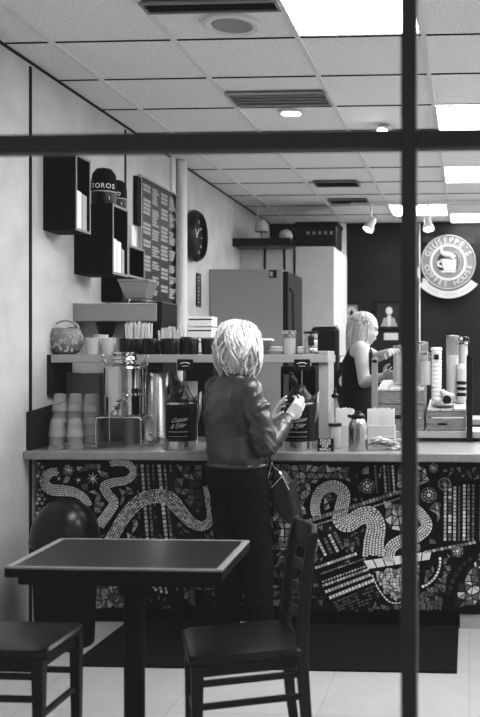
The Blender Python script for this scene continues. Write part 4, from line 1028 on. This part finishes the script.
# things seen above the jars: dark leafy / flowers on far shelf
t = thing('dark_flowers', 'dark flower bunch in a pale vase behind the tallest cylinder', 'flowers', (W(463.5, 345, 5.735).x, 5.735, surf(461, 5.735)+.004))
vh = W(460, 345, 5.735).z-surf(461, 5.735)
MB().lathe([(.022, 0), (.026, .05), (.026, vh-.02), (.024, vh)], seg=24).build('vase', 'cream', t, smooth='auto')
m = MB()
for k in range(26): a = r2.uniform(0, 2*PI); q = r2.uniform(0, .06); m.m = 0 if r2.random() < .7 else 1; m.ell((q*math.cos(a)-.015, q*math.sin(a)*.4, vh+.01+r2.uniform(-.01, .035)), (.014, .014, .011), 8, 6)
m.build('blooms', ['black', 'lightgrey'], t)
t = thing('black_tray', 'dark tray lying across the jar tops right of the upright window bar', 'tray', (W(437, 343, 5.60).x, 5.6, W(437, 344.5, 5.6).z))
bpy.data.objects.remove(t)
# paper bag with a letter behind the counter
t = thing('black_bag', 'black carrier with a pale round letter mark behind the barista', 'bag', (W(345, 400, 7.4).x, 7.4, .95))
zz = W(345, 362, 7.4).z-.95
MB().box(-.12, .1, -.04, .04, 0, zz-.0).build('bag', 'black', t, bevel=.01)
m = MB(); text_mesh(m, 'e', .22, Matrix.Translation((-.0, -.044, W(346, 379, 7.4).z-.95)) @ FRONT, .002); m.build('letter_mark', 'lightgrey', t)
MB().tube([(-.05, 0, zz-.01), (-.04, 0, zz+.05), (.02, 0, zz+.05), (.03, 0, zz-.01)], .006, 8).build('carry_handle', 'lightgrey', t, smooth=True)
t = thing('back_table', 'low dark rear bench the black bag stands on', 'bench', (W(350, 400, 7.4).x, 7.45, 0))
MB().box(-.35, 1.2, -.2, .3, 0, .91).build('cabinet', 'black', t); MB().box(-.36, 1.22, -.21, .31, .91, .95).build('top', 'midgrey', t)
t = thing('dark_armchair_back', 'dark rounded monitor back with a pale rim at the foot of the walk-in cooler', 'monitor', (W(324, 345, 7.0).x, 7.0, 0)); t.name = 'monitor'
z = W(324, 327, 7.0).z; MB().box(-.10, .12, -.03, .03, z-.34, z).build('screen_housing', 'black', t, bevel=.03); MB().box(-.09, .11, -.02, .035, z, z+.012).build('top_rim', 'lightgrey', t, bevel=.004); MB().box(-.03, .03, -.01, .03, 0, z-.34).build('stand', 'black', t)
# ================================================================= FLOOR THINGS
a = WZ(88, 664, 0); b = WZ(457, 674, 0)
o = MB().box(WZ(105, 640, 0).x+.0, b.x, (a.y+b.y)/2-.02, 4.895, .0005, .012).build('floor_mat', 'mat', bevel=.004); tag(o, 'long black rubber mat on the pale floor along the foot of the counter', 'mat')
t = thing('waste_bin', 'round black waste bin with a shiny domed lid at the left end of the counter', 'bin', (W(65, 600, 4.50).x, 4.50, .013 if W(65, 600, 4.5).x > WZ(105, 640, 0).x else 0))
dz = W(65, 499, 4.5).z; r = .165
MB().lathe([(r*.82, 0), (r*.85, .01), (r*.95, dz-.26), (r*.98, dz-.22)], seg=48).build('body', 'blackmatte', t, smooth='auto')
MB().lathe([(r*1.0, dz-.225), (r*1.03, dz-.22), (r*1.03, dz-.195), (r*1.0, dz-.19)]+[(r*math.cos(k*PI/20), dz-.19+.19*math.sin(k*PI/20)) for k in range(1, 10)]+[(0, dz)], seg=48).build('domed_lid', mat('glossy_black', .012, .28), t, smooth=True)
# table
fl = WZ(4, 566.5, .75); fr_ = WZ(222, 570, .75); bl_ = WZ(60, 538, .75); br_ = WZ(250, 540, .75)
ctr = (fl+fr_+bl_+br_)/4
t = thing('cafe_table', 'dark cafe table with a pale wood edge and a single post in the left foreground', 'table', (ctr.x, ctr.y, 0))
C4 = [fl, fr_, br_, bl_]; L4 = [Vector((p.x-ctr.x, p.y-ctr.y, 0)) for p in C4]
def inset(k): return [p*k for p in L4]
def frustum(P0, z0, P1, z1): return [p+Vector((0,0,z0)) for p in P0], [p+Vector((0,0,z1)) for p in P1]
m = MB(); i4 = [p*(1-.022/p.length*1.3) for p in L4]
for k in range(4):
    j = (k+1) % 4
    A, B, C_, D = L4[k], L4[j], i4[j], i4[k]
    m.hexa([v+Vector((0,0,.742)) for v in (A, B, C_, D)], [v+Vector((0,0,.75)) for v in (A, B, C_, D)])
m.build('wood_edge', 'tableedge', t, bevel=.003)
m = MB(); m.hexa([v*.998+Vector((0,0,.714)) for v in L4], [v*.998+Vector((0,0,.7419)) for v in L4]); m.build('side_edge', 'blackmatte', t)
m = MB(); i5 = [p*(1-.023/p.length*1.3) for p in L4]; m.hexa([v+Vector((0,0,.7422)) for v in i5], [v+Vector((0,0,.7495)) for v in i5]); m.build('tabletop', 'tabletop', t)
m = MB(); i6 = [p*.90 for p in L4]; m.hexa([v+Vector((0,0,.685)) for v in i6], [v+Vector((0,0,.7135)) for v in i6]); m.build('underframe', 'blackmatte', t)
px_ = W(134.5, 640, ctr.y).x-ctr.x
MB().cyl((px_, 0, .03), (px_, 0, .69), .036, seg=24).build('post', 'blackmatte', t, smooth='auto')
m = MB().cbox((px_, 0, .022), (.5, .06, .022)); m.cbox((px_, 0, .022), (.06, .5, .0215)); m.build('base', 'black', t, bevel=.004)
# chairs
def chair(name, label, loc, rz, w=.37, d=.38, sh=.46, bh=.86):
    t = thing(name, label, 'chair', loc, rz); hw = w/2; hd = d/2
    m = MB(); r_ = .04
    P_ = []
    for (cx, cy, a0) in ((hw-r_, hd-r_, 0), (-hw+r_, hd-r_, 90), (-hw+r_, -hd+r_, 180), (hw-r_, -hd+r_, 270)):
        for k in range(5): a = R(a0+22.5*k); P_.append((cx+r_*math.cos(a), cy+r_*math.sin(a)))
    n = len(P_); lv = [(.94, -.03), (1.0, -.022), (1.0, -.008), (.96, 0.002), (.85, .006), (.0, .004)]
    vs = [(x*s_, y*s_, sh+z) for s_, z in lv for x, y in P_]; fs = [(i*n+k, i*n+(k+1) % n, (i+1)*n+(k+1) % n, (i+1)*n+k) for i in range(len(lv)-1) for k in range(n)]; fs.append(list(range(n))[::-1])
    m.add(vs, fs).build('seat', 'seat', t, smooth='auto')
    m = MB(); e = .02
    m.box(-hw+.03, hw-.03, hd-.045, hd-.025, sh-.07, sh-.028); m.box(-hw+.03, hw-.03, -hd+.025, -hd+.045, sh-.07, sh-.028)
    for s_ in (-1, 1): m.box(s_*(hw-.045), s_*(hw-.025), -hd+.03, hd-.03, sh-.07, sh-.028)
    m.build('apron', 'wooddark', t, bevel=.002)
    for s_ in (-1, 1):
        x = s_*(hw-.025)
        m = MB().hexa([(x-.014, hd-.042, 0), (x+.014, hd-.042, 0), (x+.014, hd-.014, 0), (x-.014, hd-.014, 0)], [(x-.02, hd-.05, sh-.03), (x+.02, hd-.05, sh-.03), (x+.02, hd-.01, sh-.03), (x-.02, hd-.01, sh-.03)])
        m.build('leg', 'wooddark', t, bevel=.004)
        # rear leg and back stile in one curved piece of timber
        prof = [(0, -hd-.03, .015), (.2, -hd-.003, .018), (.42, -hd+.014, .021), (.5, -hd+.012, .021), (.65, -hd+.002, .019), (.78, -hd-.014, .017), (bh-.015, -hd-.026, .015), (bh, -hd-.028, .008)]
        vs = []; fs = []
        for z, y, q in prof: vs += [(x-.015, y-q, z), (x+.015, y-q, z), (x+.015, y+q, z), (x-.015, y+q, z)]
        for i in range(len(prof)-1):
            for k in range(4): fs.append((i*4+k, i*4+(k+1) % 4, (i+1)*4+(k+1) % 4, (i+1)*4+k))
        fs += [(3,2,1,0), tuple(len(vs)-4+k for k in range(4))]
        MB().add(vs, fs).build('rear_leg', 'woodchair', t, bevel=.006)
        for z in (.30, .375): MB().cbox((x, -.005, z), (.016, d-.02, .022)).build('side_stretcher', 'wooddark', t, bevel=.004)
    MB().cbox((0, hd-.03, .24), (w-.05, .016, .022)).build('front_stretcher', 'wooddark', t, bevel=.004)
    def slat(z0, z1, y, name, bow=.03):
        vs = []; n = 10
        for k in range(n+1):
            f = k/n; x = -hw+.035+(w-.07)*f; yy = y-bow*math.sin(PI*f)
            vs += [(x, yy-.009, z0), (x, yy+.009, z0), (x, yy+.009-.006, z1), (x, yy-.009-.006, z1)]
        fs = [(k*4+i, k*4+(i+1) % 4, (k+1)*4+(i+1) % 4, (k+1)*4+i) for k in range(n) for i in range(4)]+[(0,1,2,3), (4*n+3, 4*n+2, 4*n+1, 4*n)]
        MB().add(vs, fs).build(name, 'woodchair', t, bevel=.003)
    slat(bh-.10, bh-.005, -hd-.02, 'top_rail'); 
    for z in (.50, .585, .67): slat(z, z+.035, -hd+.008-(z-.5)*.08, 'back_slat')
    return t
chair('dining_chair', 'dark wooden ladder back chair with a shiny black seat, right of the cafe table', (-.785, 3.14, 0), R(111), w=.37, d=.385, sh=.465, bh=.848)
chair('dining_chair', 'dark wooden chair at the left edge, only seat and legs showing beside the cafe table', (-1.575, 3.12, 0), R(-90), w=.34, d=.36, sh=.465, bh=.85)

# ================================================================= PEOPLE
def frame3(fwd, up):
    f = Vector(fwd).normalized(); u = Vector(up); r = f.cross(u).normalized(); u = r.cross(f).normalized()
    return f, r, u
def hand(mb, wrist, fwd, palm, side, curl, s=1.0, thumb=.6, spread=.07):
    """wrist point, direction of the fingers, direction the palm looks to; side=+1 puts the thumb on fwd x palm side"""
    f = Vector(fwd).normalized(); p = Vector(palm); p = (p-f*p.dot(f)).normalized(); t = f.cross(p)*side
    w = Vector(wrist)
    mb.cone(w-f*.02*s, w+f*.015*s, .021*s, .022*s, 12)
    L = [.085, .09, .086, .078]; FL = [(.042, .026, .02), (.046, .03, .022), (.042, .027, .021), (.032, .021, .018)]
    for i in range(4):
        off = (1.5-i)*.0195*s
        base = w+f*.01*s+t*off*.6; kn = w+f*L[i]*s+t*off-p*.002*s
        mb.cone(base, kn, .014*s, .0115*s, 10)
        d = (f+t*(1.5-i)*spread).normalized(); q = kn; ang = 0
        for k in range(3):
            ang += curl[i]*(.8, 1.1, .7)[k]
            dd = (d*math.cos(ang)+p*math.sin(ang)).normalized(); e = q+dd*FL[i][k]*s
            mb.cone(q, e, (.0095, .0085, .0078)[k]*s, (.0085, .0078, .0068)[k]*s, 10); q = e
    b = w+f*.02*s+t*.018*s; k1 = w+f*.05*s+t*.047*s+p*.012*s; k2 = k1+(f*.8+t*.35+p*thumb).normalized()*.034*s; k3 = k2+(f*.9-t*.05+p*thumb*1.1).normalized()*.027*s
    mb.chain([b, k1, k2, k3], [.016*s, .0125*s, .0105*s, .008*s], 10)
def head(mb, c, yaw, pitch=0, s=1.0):
    """c = centre of the skull; yaw 0 looks to +Y"""
    Rm = Matrix.Rotation(yaw, 3, 'Z') @ Matrix.Rotation(pitch, 3, 'X')
    def e(x, y, z, a, b, d, rx=0): mb.ell(Vector(c)+Rm @ Vector((x*s, y*s, z*s)), (a*s, b*s, d*s), 18, 12, Rm @ Matrix.Rotation(rx, 3, 'X'))
    e(0, -.008, .025, .074, .092, .085); e(0, .028, -.03, .060, .062, .085); e(0, .052, -.088, .030, .026, .024)
    e(0, .03, -.075, .046, .05, .035); e(0, .076, .022, .05, .016, .014)
    for q in (-1, 1): e(q*.034, .062, -.032, .022, .02, .02); e(q*.075, -.012, -.012, .008, .017, .028); e(q*.032, .080, .004, .0135, .009, .008)
    e(0, .086, -.010, .009, .012, .024, .3); e(0, .089, -.026, .012, .012, .009)
    e(0, .086, -.056, .020, .010, .0055); e(0, .084, -.066, .018, .010, .006)
    return Rm
def face_parts(parent, c, Rm, s=1.0):
    base = parent_world(parent); 
    for q in (-1, 1):
        MB().ell(Vector(c)+Rm @ Vector((q*.032*s, .0845*s, .004*s)), (.0085*s, .006*s, .0055*s), 12, 8, Rm).build('eye', 'eye', parent, smooth=True, world=True)
        MB().ell(Vector(c)+Rm @ Vector((q*.032*s, .087*s, .021*s)), (.016*s, .005*s, .003*s), 12, 8, Rm).build('eyebrow', 'hairmid', parent, smooth=True, world=True)
    MB().ell(Vector(c)+Rm @ Vector((0, .0915*s, -.061*s)), (.019*s, .006*s, .006*s), 12, 8, Rm).build('lips', 'lip', parent, smooth=True, world=True)

# ---- customer
base = Vector((W(238, 600, 4.56).x, 4.56, .013))
cu = thing('person', 'person with wavy blonde bob, leather jacket and dark trousers, back turned, pressing the airpot', 'person', base)
YAWB = R(-42)                       # body turned to the right of the counter
fw = Vector((math.sin(-YAWB), math.cos(YAWB), 0)); rt = Vector((fw.y, -fw.x, 0))
T = lambda u, v, Y: W(u, v, Y)
hip = T(238, 466, 4.56); waist = T(235, 440, 4.57); chest = T(233, 405, 4.57); shl = T(234, 384, 4.57); neck = T(238, 374, 4.58); hc = T(242, 344, 4.60)
sR = shl+rt*.155+Vector((0,0,-.03)); sL = shl-rt*.165+Vector((0,0,-.03))
eR = T(266, 446, 4.44); wR = T(288, 418, 4.66); eL = T(262, 438, 4.74); wL = T(269, 427, 4.72)
bd = MB()
tor = [(hip-Vector((0,0,.06)), .165, .11), (hip, .17, .115), (waist, .13, .095), (chest, .145, .10), (shl-Vector((0,0,.02)), .15, .085), (shl+Vector((0,0,.03)), .09, .06)]
bd.loft([(c, a, b, YAWB) for c, a, b in tor])
bd.chain([shl, neck, hc-Vector((0,0,.05))], [.06, .05, .055])
bd.chain([sR, eR, wR], [.045, .036, .024]); bd.chain([sL, eL, wL], [.045, .036, .024])
for s_, leg_u, ky in ((1, 262, 0), (-1, 226, .02)):
    h_ = hip+rt*.085*s_-Vector((0,0,.05)); an = Vector((T(leg_u, 600, 4.54+ky).x, 4.50+ky+(.0 if s_ > 0 else .08), .09)); kn = (h_+an)/2+fw*.015+Vector((0,0,.0))
    bd.chain([h_, kn, an], [.085, .056, .036])
    if s_ > 0: kR, aR, hR = kn, an, h_
    else: kL, aL, hL = kn, an, h_
Rm = head(bd, hc, R(-62), R(-8))
dR = (T(299, 400, 4.80)-wR).normalized()
hand(bd, wR, (T(306, 397, 4.72)-wR), Vector((-.75, .3, -.3)), -1, [.65, .55, .55, .6], .98, .7)
hand(bd, wL, (T(281, 396, 4.74)-wL), Vector((.8, .1, -.5)), -1, [.25, .20, .28, .4], .98, .5, .12)
body = bd.build('body', 'skin', cu, world=True, voxel=.0048, ksmooth=3)
face_parts(cu, hc, Rm)
# jacket
jk = MB()
J = [(hip+Vector((0,0,.005)), .168, .125), (hip+Vector((0,0,.045)), .172, .128), (waist+Vector((0,0,.02)), .160, .122), (chest-Vector((0,0,.03)), .170, .128), (chest+Vector((0,0,.04)), .174, .122), (shl-Vector((0,0,.035)), .165, .10), (shl+Vector((0,0,.01)), .115, .08), (shl+Vector((0,0,.03)), .085, .07), (neck-Vector((0,0,.0)), .066, .062)]
jk.loft([(c, a, b, YAWB) for c, a, b in J], 32)
cR = wR+(eR-wR)*.10; cL = wL+(eL-wL)*.12
jk.chain([sR-rt*.012, (sR+eR)/2-Vector((0,.0,0)), eR], [.060, .062, .056], 18); jk.chain([eR, (eR+cR)/2, cR], [.056, .050, .038], 18)
jk.chain([sL+rt*.012, (sL+eL)/2, eL, cL], [.064, .060, .052, .036], 18)
# sleeve folds and back seams as ridges
rj = random.Random(5)
for (A, B, r0, r1, n) in ((sR, eR, .066, .055, 5), (eR, cR, .054, .038, 6), (sL, eL, .064, .05, 4)):
    ax = (B-A).normalized(); s1 = ax.cross(Vector((0,0,1))).normalized(); s2 = ax.cross(s1)
    for k in range(1, n):
        f = (k+.6)/n; r_ = r0+(r1-r0)*f; ph = rj.uniform(0, 6.28); pts = []
        for q in range(7):
            a_ = ph+q*.32; pts.append(A+(B-A)*(f+(q-3)*.02*rj.choice((1, -1)))+s1*math.cos(a_)*r_+s2*math.sin(a_)*r_)
        jk.tube(pts, [.002, .006, .009, .0095, .008, .006, .002], 8)
for k in range(0):
    a0 = rj.uniform(-.16, .0); z0 = rj.uniform(-.12, .16); c_ = chest+Vector((0,0,z0-.04)); 
    pts = [c_+rt*(a0+q*.028)-fw*(.118-.05*abs(a0+q*.028)*3)+Vector((0,0,-q*.017*rj.uniform(.6, 1.2))) for q in range(6)]
    jk.tube(pts, [.002, .006, .008, .008, .006, .002], 8)
jacket = jk.build('jacket', 'leather', cu, world=True, voxel=.0055, ksmooth=6, wrinkle=(.0065, 9, 5), label='dark shiny leather jacket')
m = MB(); m.tube([hip+Vector((0,0,.01))+rt*.170*math.cos(2*PI*k/30)+fw*.128*math.sin(2*PI*k/30) for k in range(30)], .012, 8, closed=True); m.build('jacket_hem', 'leather', cu, smooth=True, world=True)
for c_, e_, r_ in ((cR, eR, .037), (cL, eL, .035)):
    d_ = (c_-e_).normalized(); MB().cyl(c_-d_*.03, c_+d_*.006, r_+.004, r_+.002, 24).build('cuff', 'leather', cu, smooth='auto', world=True)
m = MB(); m.tube([neck+Vector((0,0,-.005))+rt*.07*math.cos(2*PI*k/24)+fw*.066*math.sin(2*PI*k/24) for k in range(24)], .012, 8, closed=True); m.build('collar', 'leather', cu, smooth=True, world=True)
# trousers
tr_ = MB(); tr_.loft([(hip-Vector((0,0,.10)), .165, .125, YAWB), (hip-Vector((0,0,.02)), .175, .125, YAWB), (hip+Vector((0,0,.03)), .158, .118, YAWB)])
tr_.chain([hR-rt*.01, kR, aR+Vector((0,0,.03))], [.108, .078, .068], 18); tr_.chain([hL+rt*.01, kL, aL+Vector((0,0,.03))], [.108, .078, .066], 18)
tr_.build('trousers', 'trouser', cu, world=True, voxel=.008, ksmooth=4, wrinkle=(.004, 8, 10))
for an, nm in ((aR, 1), (aL, 2)):
    m = MB(); g0 = Vector((an.x, an.y, base.z+.001)); f2 = Vector((.80, .60, 0)).normalized(); q = f2.to_track_quat('Y', 'Z').to_matrix()
    m.ell(g0+Vector((0,0,.045))-f2*.02, (.036, .05, .045), 16, 10, q); m.ell(g0+Vector((0,0,.035))+f2*.07, (.042, .085, .034), 16, 10, q); m.ell(g0+Vector((0,0,.07)), (.034, .04, .04), 14, 10, q)
    sh_ = m.build('shoe', 'shoe', cu, world=True, voxel=.006, ksmooth=2)
    MB().loft([(g0+f2*.035, .042, .125, math.atan2(f2.y, f2.x)-PI/2), (g0+f2*.035+Vector((0,0,.016)), .043, .127, math.atan2(f2.y, f2.x)-PI/2)]).build('sole', 'white', cu, world=True)
# hair: wavy locks
def hair(parent, hc, Rm, s, n, length, mats, seed, r0, wave, back=1.0, tie=None, spread=.03):
    rh = random.Random(seed); m = MB()
    m.m = len(mats)-1; m.ell(hc+Rm @ Vector((0, -.018*s, .032*s)), (.080*s, .094*s, .086*s), 24, 16, Rm)
    m.loft([(hc+Rm @ Vector((0, -.025*s, -.13*s)), .05*s, .05*s, 0), (hc+Rm @ Vector((0, -.02*s, 0)), .078*s, .085*s, 0)])
    for i in range(n):
        # azimuth: 0 = face side; keep the face clear
        az = rh.uniform(-PI*.80, PI*.80)+PI; el = rh.uniform(.05, 1.25)
        d = Vector((math.sin(az)*math.cos(el), math.cos(az)*math.cos(el), math.sin(el)))
        root = Vector((d.x*.080*s, d.y*.094*s-.018*s, .032*s+d.z*.090*s))
        down = length*rh.uniform(.6, 1.15)*s; out = Vector((d.x, d.y, 0)); out = out.normalized() if out.length > .05 else Vector((0, -1, 0))
        pts = []; rs = []; ph = 5*math.sin(az*2.3)+rh.uniform(-.8, .8); am = wave*rh.uniform(.5, 1.3); k_ = rh.uniform(1.7, 2.3); side = Vector((-out.y, out.x, 0)); N = 11
        for k in range(N):
            f = k/(N-1)
            a = el*(1-f*1.0) if f < .0 else el
            # slide over the skull first, then hang
            g = min(1, f*1.9); e2 = el*(1-g)-.35*g*(1 if f > .3 else 0)*0
            p = Vector((out.x*.086*s*math.cos(e2), out.y*.098*s*math.cos(e2)-.018*s, .032*s+.092*s*math.sin(e2)))
            drop = max(0, f-.22)*down/.78; p += out*(spread*s*math.sin(PI*min(1, f*1.05))*.9) 
            if f > .75: p -= out*(f-.75)*.06*s
            p += side*am*math.sin(ph+f*k_*PI*1.6)*min(1, f*2.2)+out*am*.5*math.sin(ph*1.7+f*k_*PI*1.3)*min(1, f*2.2)
            pts.append(hc+Rm @ p-Vector((0, 0, drop))); rs.append(r0*s*(.8+.5*math.sin(PI*f))*(1 if f < .8 else 1-(f-.8)*4.2))
        m.m = rh.choice((0, 0, 0, 0, 1))
        m.tube(pts, rs, 7, flat=.6)
    return m.build('hair', mats, parent, smooth=True, world=True)
hair(cu, hc, Rm, 1.0, 430, .20, ['hairlight', 'hairmid', 'hairdark'], 4, .0052, .018, spread=.032)
# hand bag
bg = thing('hand_bag', 'small dark hand bag with a thin chain strap hanging at the blonde customer\'s side', 'bag', T(281, 500, 4.56))
bm = MB(); q = [(277, 470), (288, 484), (296, 512), (298, 522), (290, 527), (278, 515), (269, 497), (271, 482)]
bm.prism([T(u, v, 4.52) for u, v in q], (0.02, .09, 0)); bm.build('body', 'baglea', bg, world=True, smooth=False, bevel=.018)
MB().tube(catmull([T(270, 456, 4.55), T(273, 466, 4.52), T(281, 474, 4.515), T(289, 490, 4.515)], 5), .003, 6).build('chain_strap', 'chrome', bg, world=True)
MB().tube([T(272, 462, 4.515), T(265, 490, 4.51), T(272, 487, 4.51), T(282, 476, 4.51)], .0028, 6).build('zip', 'steel', bg, world=True)
MB().tube(catmull([T(262, 447, 4.50), T(268, 455, 4.50), T(273, 466, 4.53), T(277, 472, 4.56)], 5), .006, 6).build('shoulder_strap', 'baglea', bg, world=True)

# ---- barista
YB_ = 6.30
base = Vector((W(360, 400, YB_).x, YB_, 0.0))
ba = thing('person', 'person with long hair and sleeveless black top, in profile, reaching for the jars', 'person', base)
yw = R(-82); fw = Vector((math.sin(-yw), math.cos(yw), 0)); rt = Vector((fw.y, -fw.x, 0))
hip = T(357, 412, YB_); waist = T(357, 390, YB_); chest = T(359, 362, YB_); shl = T(360, 347, YB_); neck = T(365, 341, YB_); hc = T(365.5, 328, YB_)
bd = MB(); bd.loft([(c, a, b, yw) for c, a, b in [(hip-Vector((0,0,.06)), .165, .11), (hip, .165, .11), (waist, .125, .09), (chest, .14, .105), (shl-Vector((0,0,.0)), .15, .07), (shl+Vector((0,0,.03)), .08, .05)]])
bd.chain([shl, neck, hc-Vector((0,0,.05))], [.05, .045, .05])
sR = shl+rt*.16-Vector((0,0,.01)); sL = shl-rt*.15-Vector((0,0,.01))
eR = T(364, 382, sR.y-.02); wR = T(386, 376, 5.98); eL = T(377, 357, 6.28); wL = T(391, 352, 5.92)
bd.chain([sR, eR, wR], [.052, .040, .027]); bd.chain([sL, eL, wL], [.048, .038, .026])
for s_ in (-1, 1):
    h_ = hip+rt*.08*s_-Vector((0,0,.05)); bd.chain([h_, Vector((h_.x, h_.y, .48)), Vector((h_.x-.01, h_.y, .09))], [.085, .056, .04]); g0 = Vector((h_.x+.04, h_.y, .035)); bd.ell(g0, (.11, .04, .034))
Rm = head(bd, hc, yw, R(-14), .95); RmB = Matrix.Rotation(yw, 3, 'Z')
hand(bd, wR, (T(396, 374, 5.66)-wR), Vector((.1, .9, .2)), 1, [.3, .3, .3, .35], .98, .5)
hand(bd, wL, (T(396, 347, 5.66)-wL), Vector((.3, -.7, -.4)), -1, [.3, .3, .3, .35], .98, .5)
bd.build('body', 'skin', ba, world=True, voxel=.0065, ksmooth=3); face_parts(ba, hc, Rm, .95)
tp = MB(); tp.loft([(c, a, b, yw) for c, a, b in [(hip-Vector((0,0,.12)), .18, .13), (hip, .175, .125), (waist, .145, .108), (chest, .152, .118), (shl-Vector((0,0,.03)), .130, .088), (shl+Vector((0,0,.012)), .112, .066)]])
tp.build('top', 'blacktop', ba, world=True, voxel=.008, ksmooth=3, label='sleeveless black top')
ap_ = MB(); 
for s_ in (-1, 1):
    h_ = hip+rt*.08*s_-Vector((0,0,.05)); ap_.chain([h_, Vector((h_.x, h_.y, .48)), Vector((h_.x-.01, h_.y, .10))], [.105, .075, .06])
ap_.build('trousers', 'trouser', ba, world=True, voxel=.01, ksmooth=3)
# hair: gathered cap with a long tail down the back
m = MB(); rh = random.Random(8); s = .95
m.ell(hc+Rm @ Vector((0, -.022, .028)), (.076, .092, .084), 24, 16, Rm)
for i in range(190):
    az = rh.uniform(-PI*.66, PI*.66)+PI; el = rh.uniform(.0, 1.35)
    out = Vector((math.sin(az), math.cos(az), 0)); ph = rh.uniform(0, 6.3); side = 1 if out.x > 0 else -1; long_ = rh.random()
    pts = []
    N = 10
    for k in range(N):
        f = k/(N-1); e2 = el*(1-min(1, f*2))
        p = Vector((out.x*.080*math.cos(e2), out.y*.094*math.cos(e2)-.018, .028+.086*math.sin(e2)))
        # draw towards the back, then down
        p.y -= .028*f*(1 if f > .3 else f/.3); p.x *= 1-.35*f; p.z -= max(0, f-.3)*(.26+.20*long_)
        p.y += max(0, f-.5)*.03; p += Vector((1, 0, 0))*.007*math.sin(ph+f*9); p.y += .007*math.cos(ph+f*8)
        pts.append(hc+RmB @ p)
    m.m = rh.choice((0, 0, 1)); m.tube(pts, [.006]*7+[.005, .004, .001], 6, flat=.6)
m.build('hair', ['hair2', 'hair2l'], ba, smooth=True, world=True)
m = MB(); m.tube([hc+Rm @ Vector((.07*math.sin(a), -.105, .02+.02*math.cos(a))) for a in [-.8, -.4, 0, .4, .8]], .008, 8); m.build('hair_tie', 'black', ba, world=True)

# ================================================================= LIGHT
w = bpy.data.worlds.new('world'); sc.world = w; w.use_nodes = True
w.node_tree.nodes['Background'].inputs['Color'].default_value = (1, 1, 1, 1); w.node_tree.nodes['Background'].inputs['Strength'].default_value = .17
def lamp(loc, aim, power, size, angle):
    l = bpy.data.lights.new('spot_lamp', 'SPOT'); l.energy = power; l.spot_size = R(angle); l.spot_blend = .6; l.shadow_soft_size = size
    o = bpy.data.objects.new('spot_lamp', l); COL.objects.link(o); o.location = loc; o.rotation_euler = (Vector(aim)-Vector(loc)).to_track_quat('-Z', 'Y').to_euler(); return o
